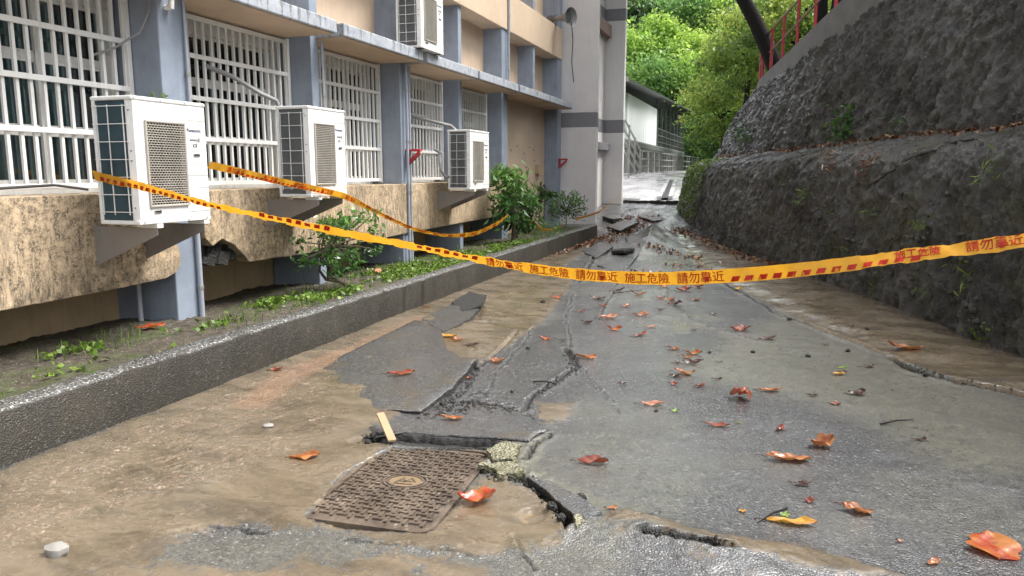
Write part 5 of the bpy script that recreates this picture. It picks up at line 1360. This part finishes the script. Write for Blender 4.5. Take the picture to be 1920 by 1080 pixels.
# weeds rooted in the slopes
def wall_weed(s, z, size, n, seed, lab, tree_=None, mat='fol_weed', grassy=False):
    hit, nr = on_wall(s, z, tree_)
    t = empty('wall_weed', hit, lab, 'weed', 'weeds rooted in the sprayed concrete')
    rng = np.random.default_rng(seed)
    P = rng.normal(size=(n, 3)) * size * np.array([.6, .6, .7]) + np.array(nr) * size * .5
    V, F, tt = leaf_cloud(P, np.tile(np.array([nr.x, nr.y, -.3 if grassy else .4]), (n, 1)), size * (.9 if grassy else .5), rng, asp=.12 if grassy else .6)
    link('foliage', np_mesh('weed', V, F, False, {'tint': tt}), M[mat], t)
    return t
WW = [(1.75, .95, .10, 40, 0, 'leafy green weed on the lower wall above the tape', 'L', False), (3.6, .50, .07, 30, 1, 'small green tuft on the lower wall under the tape', 'L', False), (.9, .55, .12, 30, 2, 'grassy yellow green tuft at the right edge of the lower wall', 'L', True),
      (1.55, .25, .10, 36, 3, 'leafy tuft low on the wall near the mud', 'L', True), (2.6, .22, .07, 30, 4, 'pale tuft at the foot of the lower wall', 'L', True), (5.1, 1.15, .13, 44, 5, 'hanging grass clump in the middle of the lower wall', 'L', True),
      (3.0, 1.0, .09, 26, 6, 'thin grass beside the leafy weed on the lower wall', 'L', True), (4.2, .95, .08, 24, 7, 'faint grass tuft on the lower wall left of the tape crossing', 'L', True), (1.0, 1.5, .12, 40, 8, 'dry grass tuft below the crack at the right', 'L', True),
      (4.6, 1.60, .14, 60, 9, 'brown dry tuft hanging from the ledge', 'L', True), (3.4, 1.62, .14, 60, 10, 'second brown dry tuft near the crack', 'L', True), (.5, .12, .09, 30, 11, 'leafy weed at the lower right corner of the wall', 'L', False),
      (6.1, 2.20, .24, 190, 12, 'largest leafy weed clump at the foot of the upper slope', 'U', False), (11.5, 2.25, .2, 90, 13, 'small leafy clump at the far foot of the upper slope', 'U', False), (4.3, 2.12, .12, 30, 14, 'few weeds at the right foot of the upper slope', 'U', True)]
for (s, z, sz, n, sd, lab, w_, gr_) in WW:
    wall_weed(s, z, sz, n, sd, lab, BU if w_ == 'U' else BL, 'fol_dry' if 'brown' in lab else ('fol_shrub' if w_ == 'U' else 'fol_weed'), gr_)
rt = MB()
for (s0, z0, s1, z1) in ((6.0, 1.55, 6.6, .75), (5.2, 1.05, 5.6, .55), (2.3, 1.0, 2.5, .6)):
    pts = [on_wall(s0 + (s1 - s0) * f + .04 * math.sin(f * 9), z0 + (z1 - z0) * f)[0] + Vector((-.01, -.01, 0)) for f in np.linspace(0, 1, 10)]
    o = MB().tube(pts, .009, 5).build('dry_root', M['twig'], lower, sm=True)
# rough aggregate nodules sprayed proud of the wall face
rng = np.random.default_rng(23); NV, NF = [], []
bm = bmesh.new(); bmesh.ops.create_icosphere(bm, subdivisions=2, radius=1); bm.verts.ensure_lookup_table()
IV = np.array([tuple(v.co) for v in bm.verts]); IF = np.array([[v.index for v in f.verts] for f in bm.faces]); bm.free()
for i in range(330):
    s_ = rng.uniform(.3, 9); z_ = 1.45 * rng.uniform(0, 1) ** 1.5 + .05
    if vnoise(np.array([s_ * 1.4]), np.array([z_ * 2.0]), seed=9)[0] < -.15: continue
    hit, nr = on_wall(s_, z_); r_ = rng.uniform(.012, .036)
    f_ = 1 + .45 * vnoise(IV[:, 0] * 2.5 + i * 7, IV[:, 1] * 2.5, IV[:, 2] * 2.5 + .1, seed=i)
    NF.append(IF + len(NV) * len(IV)); NV.append(IV * f_[:, None] * r_ * np.array([1, 1, .8]) + np.array(hit))
NV = np.concatenate(NV); NF = np.concatenate(NF)
o = link('aggregate_nodules', np_mesh('nodules', NV, NF, True, {'cav': np.full(len(NV), .95), 'run': np.zeros(len(NV))}), M['shot'], lower); o['kind'] = 'stuff'
# moss and creepers on the far end of the lower wall
rng = np.random.default_rng(77); P = []; N = []
for i in range(1500):
    s = rng.uniform(11.6, 14.0); z = .3 + 1.5 * rng.uniform(0, 1) ** .7
    if rng.uniform() > np.interp(s, [11.6, 12.8, 14], [.25, .9, 1]): continue
    hit, nr = on_wall(s, z); P.append(hit + nr * .03); N.append(nr + Vector((0, 0, -.8)))
V, F, t = leaf_cloud(np.array(P), np.array(N), .07, rng, asp=.6)
o = link('creepers', np_mesh('creepers', V, F, False, {'tint': t * .7}), M['fol_olive']); tag(o, 'moss and small creepers covering the far corner of the lower wall', 'creepers', kind='stuff')

# ================================================================ fallen leaves
def leaf_mesh(name, L, W, curl, cup, seed, round_=False, mat='leaf_or'):
    rng = random.Random(seed); nu, nv = 13, 9; vs, fs = [], []
    p1, p2, p3 = rng.uniform(0, 6), rng.uniform(0, 6), rng.uniform(0, 6); tw_ = rng.uniform(-.8, .8)
    for i in range(nu):
        u = i / (nu - 1)
        w0 = W * .5 * (math.sin(math.pi * u ** (.8 if round_ else 1.25)) ** (.6 if round_ else .75)) + .0015
        for j in range(nv):
            v = (j / (nv - 1)) * 2 - 1
            w = w0 * (1 + .14 * math.sin(13 * u + p1 + (3 if v > 0 else 0)) * abs(v) + rng.uniform(-.05, .05) * abs(v))
            z = curl * .55 * (u - .5) ** 2 * L * 2 + cup * .5 * (abs(v) ** 1.3) * w * (1 + .8 * math.sin(5 * u + p2 + 2 * (v > 0)))
            z += (.35 if round_ else 1.0) * W * (.07 * math.sin(9 * u + 4 * v + p3) + .045 * math.sin(17 * u - 7 * v + p1)) + tw_ * (u - .5) * v * w * .8 + rng.uniform(-1, 1) * .012 * W
            vs.append(((u - .5) * L, v * w, z))
    for i in range(nu - 1):
        for j in range(nv - 1): fs.append((i * nv + j, i * nv + j + 1, (i + 1) * nv + j + 1, (i + 1) * nv + j))
    zm = min(v[2] for v in vs); vs = [(x, y, z - zm) for x, y, z in vs]
    me = bpy.data.meshes.new(name); me.from_pydata(vs, [], fs); smooth(me); me.materials.append(M[mat])
    return me
LEAF_I = [0]
def leaf(p, mat, label, group=None, asp=.5, curl=.3, cup=.5, rz=None, round_=False, tilt=0.0):
    x, y, L = p; LEAF_I[0] += 1; sd = LEAF_I[0]
    rnd = random.Random(sd)
    o = link('fallen_leaf', leaf_mesh('leaf', L, L * asp, curl, cup, sd, round_, mat), None, None, (x, y, gzat(x, y) + .004))
    o.rotation_euler = (tilt, rnd.uniform(-.12, .12), R(18) + (rnd.uniform(-.5, .5) if rz is None else rz))
    stalk = MB().tube([(-L * .5, 0, .004), (-L * .62, .01 * L, .012), (-L * .75, .03 * L, .006)], .0022, 5)
    m = stalk.mesh('stalk'); m.materials.append(M['leaf_dk']); link('stalk', m, None, o)
    return tag(o, label, 'leaf', group)
leaf((0.934, 3.287, 0.213), 'leaf_red', 'large round orange and red leaf at the bottom right corner', asp=.85, curl=.12, cup=.2, round_=True, rz=1.2)
leaf((0.447, 3.464, 0.130), 'leaf_or', 'brown orange leaf left of the large round one', asp=.62, curl=.3, cup=.5, rz=-.5)
leaf((0.681, 3.070, 0.070), 'leaf_or', 'small curled orange leaf at the bottom edge', asp=.4, rz=.5)
leaf((0.171, 3.252, 0.205), 'leaf_ye', 'long yellow brown leaf with a green bud lying on it', asp=.3, curl=.1, cup=.7, rz=-.25)
leaf((0.142, 3.306, 0.057), 'leaf_gr', 'small bright green bud leaf on the yellow brown leaf', asp=.6, curl=.8, rz=.9)
leaf((0.176, 4.019, 0.233), 'leaf_or', 'long flat orange leaf on the dark asphalt', asp=.42, curl=.2, cup=.5, rz=-.05)
leaf((0.355, 4.292, 0.150), 'leaf_or', 'crumpled upright orange leaf next to the long flat one', asp=.7, curl=1.1, cup=1.0, rz=.4)
leaf((0.143, 4.494, 0.081), 'leaf_rb', 'small red brown leaf above the two orange leaves', asp=.5, curl=.9, rz=.8)
leaf((-0.100, 5.026, 0.142), 'leaf_rb', 'red brown leaf folded up like a tent', asp=1.0, curl=-1.2, cup=-1.1, rz=0)
leaf((-0.212, 4.453, 0.148), 'leaf_rb', 'dark red curled leaf lying below the tent shaped one', asp=.3, rz=-.3)
leaf((-0.634, 4.723, 0.164), 'leaf_pk', 'pale pinkish leaf in the middle of the lane', asp=.35, curl=.4, rz=0)
leaf((-0.789, 3.645, 0.161), 'leaf_rb', 'dark red brown rolled leaf right of the access cover', asp=.36, curl=.3, cup=1.4, rz=-.1)
leaf((-1.189, 3.014, 0.173), 'leaf_red', 'crumpled orange red leaf at the corner of the access cover', asp=.6, curl=.9, cup=.9, rz=.1)
leaf((-2.249, 3.220, 0.162), 'leaf_or', 'flat orange leaf lying on the mud left of the cover', asp=.5, curl=.05, cup=.1, rz=.1)
leaf((-1.739, 3.996, 0.138), 'leaf_or', 'orange leaf on the broken plate above the cover', asp=.42, curl=.2, rz=0).location.z = .025
leaf((-2.461, 4.743, 0.206), 'leaf_rb', 'red brown leaf on the large tilted asphalt plate', asp=.4, curl=.15, cup=.2, rz=.15).location.z = .045
leaf((-2.001, 4.899, 0.079), 'leaf_or', 'small orange leaf tucked under the plate edge', asp=.5, rz=.6)
leaf((-1.956, 5.417, 0.119), 'leaf_or', 'bright orange leaf pair right of the tilted plate', asp=.7, curl=.6, rz=0)
leaf((-2.699, 6.118, 0.176), 'leaf_ye', 'yellow brown leaf on the sand behind the tilted plate', asp=.5, rz=.0)
leaf((-2.557, 6.006, 0.124), 'leaf_or', 'smaller orange leaf touching the yellow brown one on the sand', asp=.5, rz=.7)
leaf((-2.343, 5.841, 0.120), 'leaf_dk', 'dark brown leaf on the sand behind the plate', asp=.5, rz=.1)
leaf((-1.322, 5.757, 0.174), 'leaf_or', 'orange brown leaf standing on edge beside the crack', asp=.4, curl=.3, cup=1.0, rz=0)
leaf((1.144, 6.762, 0.261), 'leaf_or', 'orange leaf clump at the border of the right mud strip', asp=.45, curl=.5, rz=-.3)
leaf((0.572, 5.892, 0.105), 'leaf_ye', 'small yellow leaf on the olive asphalt', asp=.5, rz=.3)
leaf((0.089, 5.296, 0.157), 'leaf_or', 'orange brown leaf with a black stalk on the olive asphalt', asp=.4, rz=0)
leaf((-0.590, 3.136, 0.055), 'leaf_or', 'small orange leaf next to the washed out hole', asp=.5, rz=.4)
G2 = 'small fallen leaves scattered over the middle of the lane'
LB = 'small %s leaf on the lane, %s nearest of the small ones of that colour'
small = {}
NTH = ['%d%s' % (i, {1: 'st', 2: 'nd', 3: 'rd'}.get(i if i < 20 else i % 10, 'th')) for i in range(1, 40)]
NM = {'or': 'orange', 'rb': 'red brown', 'dk': 'dark brown', 'pk': 'pinkish', 'ye': 'yellow', 'gr': 'green', 'red': 'orange red'}
for (p, c) in sorted((((-0.519, 5.554, 0.157), 'or'), ((-0.514, 6.220, 0.138), 'or'), ((-0.549, 6.056, 0.107), 'or'), ((-0.694, 6.338, 0.112), 'or'), ((-0.483, 5.881, 0.165), 'dk'), ((-0.610, 5.838, 0.061), 'dk'), ((-0.573, 5.443, 0.105), 'dk'), ((-1.324, 6.977, 0.145), 'red'), ((-1.053, 6.818, 0.161), 'rb'), ((-0.998, 7.193, 0.106), 'pk'), ((-0.177, 7.340, 0.193), 'rb'), ((0.075, 7.011, 0.164), 'dk'), ((0.489, 5.104, 0.076), 'rb'), ((0.650, 5.381, 0.121), 'dk'), ((0.611, 6.098, 0.081), 'gr'), ((0.607, 5.967, 0.062), 'dk'), ((-0.377, 5.247, 0.094), 'rb'), ((-0.272, 5.484, 0.065), 'dk'), ((-0.561, 5.241, 0.063), 'rb'), ((-0.903, 5.125, 0.062), 'dk'), ((0.229, 3.700, 0.086), 'dk'), ((0.254, 3.508, 0.055), 'rb'), ((-1.839, 6.363, 0.097), 'red'), ((-1.488, 7.507, 0.212), 'pk'), ((-1.659, 7.245, 0.119), 'dk'), ((-1.197, 7.790, 0.183), 'pk'), ((-0.930, 8.559, 0.175), 'dk'), ((-1.051, 8.200, 0.108), 'dk'), ((-0.730, 8.929, 0.143), 'rb'), ((-2.291, 8.440, 0.127), 'red'), ((-1.834, 8.555, 0.190), 'dk'), ((-1.444, 9.095, 0.200), 'or'), ((-1.151, 8.905, 0.130), 'rb'), ((-0.939, 9.574, 0.195), 'rb'), ((-1.029, 8.828, 0.155), 'or'), ((-0.293, 9.838, 0.100), 'ye'), ((-1.714, 9.266, 0.164), 'dk'), ((-1.480, 10.170, 0.223), 'dk'), ((-1.211, 9.760, 0.185), 'pk'), ((-0.782, 9.906, 0.187), 'rb'), ((-3.520, 7.432, 0.107), 'or'), ((0.817, 6.201, 0.083), 'dk'), ((0.358, 5.256, 0.063), 'dk'), ((0.815, 7.525, 0.066), 'dk'), ((0.551, 6.906, 0.061), 'dk'), ((-1.687, 8.158, 0.097), 'rb'), ((-1.431, 8.245, 0.109), 'pk'), ((-1.838, 7.766, 0.093), 'rb'), ((-0.472, 8.067, 0.082), 'dk'), ((-3.452, 4.640, 0.111), 'rb'), ((-0.481, 4.637, 0.056), 'gr'), ((-0.087, 4.546, 0.041), 'gr'), ((-0.287, 6.000, 0.053), 'dk'), ((-0.593, 7.199, 0.063), 'dk'), ((-1.666, 6.331, 0.058), 'dk'), ((0.885, 4.541, 0.069), 'dk'), ((-0.033, 3.302, 0.036), 'ye'), ((0.587, 3.215, 0.031), 'pk')), key=lambda q: math.hypot(q[0][0], q[0][1])):
    leaf(p, 'leaf_' + c, LB % (NM[c], NTH[small.get(c, 0)]), G2, asp=random.uniform(.3, .55), curl=random.uniform(.2, .9), cup=random.uniform(.3, 1.2))
    small[c] = small.get(c, 0) + 1
# leaf litter
rng = np.random.default_rng(51)
def litter(name, P, size, label, lift=.012):
    V, F, t = leaf_cloud(P + np.array([0, 0, lift]), np.tile([0, 0, .15], (len(P), 1)), size, rng, asp=.5, up=3.0, fold=.8)
    o = link(name, np_mesh(name, V, F, False, {'tint': t}), M['fol_dry']); tag(o, label, 'leaves', kind='stuff'); return o
def on_road(x, y): return np.array([gzat(a, b) for a, b in zip(x, y)])
def along(pts, n, sp):
    pts = np.array(pts); k = rng.integers(0, len(pts) - 1, n); f = rng.uniform(0, 1, n)[:, None]
    q = pts[k] * (1 - f) + pts[k + 1] * f + rng.normal(0, sp, (n, 2)); return q
q = np.concatenate([along([(-3.773, 11.834), (-3.684, 13.348), (-3.506, 14.725), (-3.424, 16.136)], 520, .12), along([(-3.313, 14.371), (-3.170, 16.977), (-2.977, 17.998), (-2.827, 19.100)], 520, .22), along([(-3.604, 17.573), (-3.486, 18.626), (-3.327, 19.240)], 260, .3)])
q = q[q[:, 0] > -3.55]; litter('leaf_litter', np.c_[q, on_road(q[:, 0], q[:, 1])], .085, 'drift of wet brown leaves along the far end of the planter wall')
q = np.concatenate([along([(-1.943, 17.790), (-1.606, 16.888), (-1.046, 15.493)], 300, .18), along([(-1.046, 15.493), (-0.263, 13.023), (0.311, 12.268)], 160, .10), along([(-2.107, 14.356), (-1.584, 13.774), (-1.138, 13.049)], 90, .12), along([(-2.085, 10.814), (-1.595, 10.683), (-0.814, 12.236)], 80, .35)])
litter('leaf_litter', np.c_[q, on_road(q[:, 0], q[:, 1])], .09, 'reddish leaves heaped at the foot of the lower wall near the heaved ridge')
P = []
for i in range(900):
    s = rng.uniform(.6, 13.2); o_ = rng.normal(.93, .07); x, y, _, _ = wall_pt(s, o_)
    hit = BL.ray_cast(Vector((float(x), float(y), 2.6)), Vector((0, 0, -1)))[0]
    if hit: P.append(hit)
litter('leaf_litter', np.array(P), .085, 'line of red brown leaves lying on the ledge between the two slopes')
# crumbs, grit and small stones on mud and asphalt
def lump(name, x, y, s, mat, label, cat='stone', group=None, z=None, flat=.6, seed=0, parent=None):
    rng = np.random.default_rng(seed); bm = bmesh.new(); bmesh.ops.create_icosphere(bm, subdivisions=2, radius=1)
    for v in bm.verts:
        c = v.co.copy(); f = 1 + .22 * float(vnoise(np.array([c.x * 1.7 + seed]), np.array([c.y * 1.7]), np.array([c.z * 1.7 + .1]), seed)[0]); c = Vector((round(c.x * 2.2) / 2.2 * .5 + c.x * .5, round(c.y * 2.2) / 2.2 * .5 + c.y * .5, round(c.z * 2.2) / 2.2 * .5 + c.z * .5))
        v.co = Vector((c.x * s, c.y * s * .8, c.z * s * flat)) * f
    me = bpy.data.meshes.new(name); bm.to_mesh(me); bm.free(); smooth(me, 35); me.materials.append(M[mat])
    zz = gzat(x, y) if z is None else z
    o = link(name, me, None, parent, (x, y, zz + s * flat * .5)); o.rotation_euler[2] = seed
    return tag(o, label, cat, group)
p = (-2.570, 2.019, 0.098); lump('stone', p[0], p[1], p[2] * .5, 'stone', 'pale grey stone on the mud at the bottom left', seed=3, flat=.65)
p = (-2.726, 3.551, 0.067); lump('stone', p[0], p[1], p[2] * .5, 'stone', 'small flat stone on the mud below the planter wall', seed=4, flat=.35)
lump('brick_fragment', -4.62, 8.35, .075, 'brickred', 'orange brick fragment lying in the planting strip', 'brick', z=float(soil_z(-4.62, 8.35)), seed=5, flat=.6)
o = leaf((-4.923, 4.804, 0.151), 'leaf_red', 'large dry orange leaf on the soil under the nearest condenser', asp=.5); o.location = (-4.72, 4.72, float(soil_z(-4.72, 4.72)) + .01); o.scale = (1.6, 1.6, 1.2)
PO = ORD + ['tenth']
for i, (a, b, w) in enumerate(sorted(((-0.390, 6.301, 0.037), (0.387, 6.448, 0.047), (-0.596, 4.598, 0.031), (0.939, 7.445, 0.044), (-0.044, 6.457, 0.043), (-1.868, 5.940, 0.037), (-1.596, 4.711, 0.033), (-2.372, 8.107, 0.061), (0.282, 8.018, 0.052), (0.713, 6.714, 0.049)), key=lambda q: math.hypot(q[0], q[1]))):
    lump('pebble', a, b, w * .5, 'fresh', 'small dark pebble on the lane, %s of the ten scattered ones counting from the camera' % PO[i], 'pebble', 'dark pebbles on the lane', seed=20 + i)
# loose chunks along the breaks (pieces of the road)
for i, (x, y) in enumerate(((-2.053, 3.600), (-2.108, 3.841), (-2.015, 3.472), (-1.946, 3.968), (-1.925, 4.038), (-1.918, 4.265), (-2.052, 4.072), (-1.304, 3.382), (-1.183, 3.248), (-1.175, 3.485), (-0.992, 3.247), (-0.905, 3.151), (-0.766, 2.919), (-0.838, 3.029), (-0.399, 2.900), (-0.292, 2.908), (-0.147, 2.893), (1.080, 6.224), (1.174, 6.034), (-1.533, 5.953), (-1.371, 5.633), (-2.152, 5.195), (-2.032, 5.170), (-1.092, 3.347), (-1.144, 3.295), (-0.746, 3.205))):
    o = lump('broken_chunk', x, y, random.uniform(.012, .03), 'rubble' if i in (7, 8, 9, 23, 24) else 'fresh', None, None, seed=40 + i, flat=.7, parent=road)
# wooden stake
a, b = (-2.082, 3.740), (-1.887, 3.515)
o = MB().bar((a[0], a[1], .10), (b[0], b[1], .035), .045, .014).build('wooden_stake', M['wood'], None, bevel=.002, base=(b[0], b[1], .03)); tag(o, 'short pale wooden stake leaning at the corner of the access cover', 'stake')
for i, (a, b, lab) in enumerate((((-1.730, 8.998), (-1.440, 9.449), 'thin black twig on the lane under the tape'), ((-2.837, 13.166), (-2.521, 13.646), 'black twig next to the far lump of asphalt'), ((0.154, 3.376), (0.032, 3.189), 'thin pale twig behind the yellow brown leaf'), ((0.707, 4.744), (0.907, 4.893), 'fine twig on the olive asphalt'), ((-1.523, 4.972), (-1.334, 4.937), 'short twig lying across the crack'))):
    o = MB().tube([(a[0], a[1], gzat(*a) + .012), ((a[0] + b[0]) / 2, (a[1] + b[1]) / 2 + .01, gzat((a[0] + b[0]) / 2, (a[1] + b[1]) / 2) + .016), (b[0], b[1], gzat(*b) + .01)], [.006, .005, .003], 5).build('twig', M['bark'], None, sm=True, base=(a[0], a[1], 0)); tag(o, lab, 'twig')
rng = np.random.default_rng(91)
def grit(name, q, smin, smax, mat, label):
    n = len(q); s = rng.uniform(smin, smax, n)
    z = on_road(q[:, 0], q[:, 1]); C_ = np.c_[q, z]
    base = np.array([(1, 0, 0), (0, 1, 0), (-1, 0, 0), (0, -1, 0), (0, 0, .9), (0, 0, -.6)])
    V = C_[:, None] + base[None] * s[:, None, None] * rng.uniform(.6, 1.3, (n, 6, 1))
    tri = np.array([(0, 1, 4), (1, 2, 4), (2, 3, 4), (3, 0, 4), (1, 0, 5), (2, 1, 5), (3, 2, 5), (0, 3, 5)])
    F = (np.arange(n) * 6)[:, None, None] + tri[None]
    o = link(name, np_mesh(name, V.reshape(-1, 3), F.reshape(-1, 3), False), M[mat]); tag(o, label, 'gravel', kind='stuff')
q = np.stack([rng.uniform(-3.55, -1.4, 5200), 1.6 + 6 * rng.uniform(0, 1, 5200) ** 1.3], 1)
q = q[(poly_sd(q[:, 0], q[:, 1], SANDY) < .05) & (fbm(q[:, 0] * 2, q[:, 1] * 2, seed=5, octv=3) > -.1)]
grit('gravel', q, .002, .005, 'stone', 'pale grit washed out over the mud')
q = np.concatenate([along([(-1.891, 3.965), (-1.796, 4.330), (-1.562, 4.293), (-1.323, 4.158)], 500, .05), along([(-2.076, 3.521), (-1.987, 3.734), (-1.922, 3.955), (-1.909, 4.605), (-2.043, 5.199)], 500, .02), along([(-1.291, 3.350), (-1.047, 3.294), (-0.837, 3.115), (-0.745, 2.926)], 260, .025), along([(-0.394, 2.911), (-0.189, 2.897), (-0.076, 2.908)], 160, .012), along([(-1.520, 5.957), (-1.313, 5.397), (-1.421, 4.641)], 260, .02), along([(1.033, 6.412), (1.382, 5.956), (1.665, 5.777)], 100, .02)])
grit('asphalt_crumbs', q, .004, .011, 'fresh', 'black crumbs of broken asphalt along the cracks')

# ================================================================ warning tape
def smooth_path(pts, step=.02):
    pts = [Vector(p) for p in pts]; out = []
    P = [pts[0] * 2 - pts[1]] + pts + [pts[-1] * 2 - pts[-2]]
    for i in range(1, len(P) - 2):
        n = max(2, int((P[i + 1] - P[i]).length / step))
        for k in range(n):
            t = k / n; a, b, c, d = P[i - 1], P[i], P[i + 1], P[i + 2]
            out.append(.5 * ((2 * b) + (c - a) * t + (2 * a - 5 * b + 4 * c - d) * t * t + (3 * b - a - 3 * c + d) * t ** 3))
    out.append(pts[-1]); return out
def make_tape(name, ctrl, twist, width, label, text_at=(), stripe_at=(), group=None, face=(0, -1, 0), fold=.0):
    """twist(f), width(f) with f in 0..1; text_at: list of (u, phrase); stripe_at: list of (u0,u1)"""
    path = smooth_path(ctrl); L = [0]
    for i in range(1, len(path)): L.append(L[-1] + (path[i] - path[i - 1]).length)
    L = np.array(L); PA = np.array([tuple(p) for p in path]); tot = L[-1]
    base = Vector(path[len(path) // 2])
    def S(u, v, off=0.0):
        u = min(max(u, 0), tot)
        p = Vector([np.interp(u, L, PA[:, k]) for k in range(3)]); e = .03
        q = Vector([np.interp(min(u + e, tot), L, PA[:, k]) for k in range(3)]) - Vector([np.interp(max(u - e, 0), L, PA[:, k]) for k in range(3)])
        T = q.normalized(); W = Vector((0, 0, 1)); W = (W - T * W.dot(T)).normalized()
        f = u / tot
        W = Matrix.Rotation(twist(f), 3, T) @ W; N = T.cross(W)
        if N.dot(Vector(face)) < 0: N = -N
        w = width(f); r = .005 * math.sin(u * 23) + .004 * math.sin(u * 61 + 2) + .003 * math.sin(u * 137 + 1)
        return p + W * (v * w) + N * (fold * (abs(v) ** 1.3) * w * (1 if v > 0 else -1) + r * v * 2 + off) - base
    t = empty(name, base, label, 'warning tape', group)
    nu = len(L); vv = np.linspace(-.5, .5, 7)
    V = [S(u, v) for u in L for v in vv]
    me = np_mesh('band', np.array([tuple(v) for v in V]), grid_faces(nu, 7)); link('band', me, M['tape'], t)
    for (u0, u1, va, vb, pitch) in stripe_at:
        u = u0
        while u < u1:
            n = 4; st = MB()
            pts = [S(u + pitch * .58 * i / n + .012, vb, s_ * .0011) for s_ in (1, -1) for i in range(n + 1)] + [S(u + pitch * .58 * i / n, va, s_ * .0011) for s_ in (1, -1) for i in range(n + 1)]
            for s_ in (0, 1):
                for i in range(n):
                    a = s_ * (n + 1) + i; b = 2 * (n + 1) + s_ * (n + 1) + i
                    st.add([pts[a], pts[a + 1], pts[b + 1], pts[b]], [(0, 1, 2, 3)])
            st.build('stripe', M['tape_red'], t, world=False)
            u += pitch
    for (u0, phrase, h, vmid) in text_at:
        m = text_mesh(phrase, h / .88, .0005)
        bm = bmesh.new(); bm.from_mesh(m); bmesh.ops.triangulate(bm, faces=bm.faces[:])
        for v in bm.verts:
            x, y = v.co.x * 1.0, v.co.y
            v.co = S(u0 + x, vmid + (y - h * .42) / width(min(1, u0 / tot)), .0013 + v.co.z)
        bm.to_mesh(m); bm.free(); m.materials.clear(); m.materials.append(M['tape_red']); link('lettering', m, None, t)
    return t, tot
A_, B_ = '請勿靠近', '施工危險'
main = [(-4.57, 4.158, 1.475), (-4.36, 4.155, 1.435), (-4.17, 4.15, 1.405), (-3.47, 4.05, 1.285), (-2.9, 3.975, 1.205), (-2.4, 3.905, 1.14), (-1.91, 3.84, 1.082), (-1.47, 3.78, 1.026), (-1.15, 3.74, .994), (-.85, 3.70, .979), (-.47, 3.65, .985), (-.07, 3.59, 1.03), (.29, 3.54, 1.09), (.57, 3.51, 1.148), (.98, 3.45, 1.232), (1.6, 3.37, 1.39), (2.5, 3.3, 1.64)]
def tw(f): return np.interp(f, [0, .08, .14, .2, .3, .4, .46, .50, .6, .66, .72, .85, 1], [.1, .15, .45, .6, .35, .6, .5, .22, .05, -.15, -.75, -.45, -.3])
def wd(f): return np.interp(f, [0, .06, .1, .3, .42, .5, .6, .7, 1], [.072, .060, .054, .058, .058, .064, .068, .060, .060])
tx = []
u = 3.20
for i in range(5): tx.append((u + i * .262, (A_, B_)[i % 2 == 0] if False else (B_ if i % 2 else A_), .050, .0))
tx += [(5.45, A_, .044, .10), (5.72, B_, .044, .10), (5.19, B_, .038, .12)]
st = [(.05, 1.2, -.42, .05, .062), (1.55, 2.15, -.1, .42, .075), (2.75, 3.15, -.1, .35, .06), (4.50, 5.3, -.42, -.06, .062)]
t1, tot = make_tape('warning_tape', main, tw, wd, 'long yellow warning tape sagging across the whole lane', tx, st, fold=.18)
t2c = [(-4.19, 4.90, 1.555), (-4.17, 5.3, 1.49), (-4.17, 5.74, 1.42), (-4.165, 6.42, 1.32), (-4.165, 6.91, 1.235), (-4.165, 7.46, 1.07), (-4.165, 8.39, .81), (-4.165, 9.2, .665), (-4.165, 9.72, .61), (-4.165, 10.4, .575), (-4.165, 10.9, .595), (-4.17, 11.6, .67), (-4.2, 12.2, .77)]
make_tape('warning_tape', t2c, lambda f: np.interp(f, [0, .3, .35, .6, .7, 1], [.3, .2, .7, .9, .3, .2]), lambda f: np.interp(f, [0, .28, .35, .6, .75, .95, 1], [.06, .062, .045, .05, .075, .07, .03]), 'yellow tape hanging along the wall from the nearest condenser to the drooping shrub', [(u, B_ if k % 2 else A_, .045, 0) for k, u in enumerate(np.arange(.2, 6.8, .45))], [(.3, 1.6, -.45, -.1, .062), (2.3, 4.6, -.05, .4, .062)], face=(1, 0, 0), fold=.1)
make_tape('warning_tape', [(-4.15, 13.0, .62), (-4.1, 13.3, .56), (-4.1, 13.9, .40), (-4.1, 14.44, .34), (-4.1, 15.0, .345), (-4.1, 15.4, .38), (-4.13, 15.75, .47)], lambda f: .5, lambda f: .07, 'short yellow tape drooping between the two shrubs at the far end', [], [(.2, 2.2, -.3, .1, .062)], face=(1, 0, 0))
make_tape('warning_tape', [(-4.05, 16.4, .45), (-3.98, 17.0, .47), (-3.88, 18.0, .52), (-3.86, 18.9, .61), (-3.85, 20.0, .78), (-3.84, 20.98, .95)], lambda f: .6, lambda f: np.interp(f, [0, .5, 1], [.08, .07, .02]), 'farthest yellow tape stretched in front of the grey tower', [], [(.3, 2.0, -.3, .1, .062)], face=(1, -.3, 0))
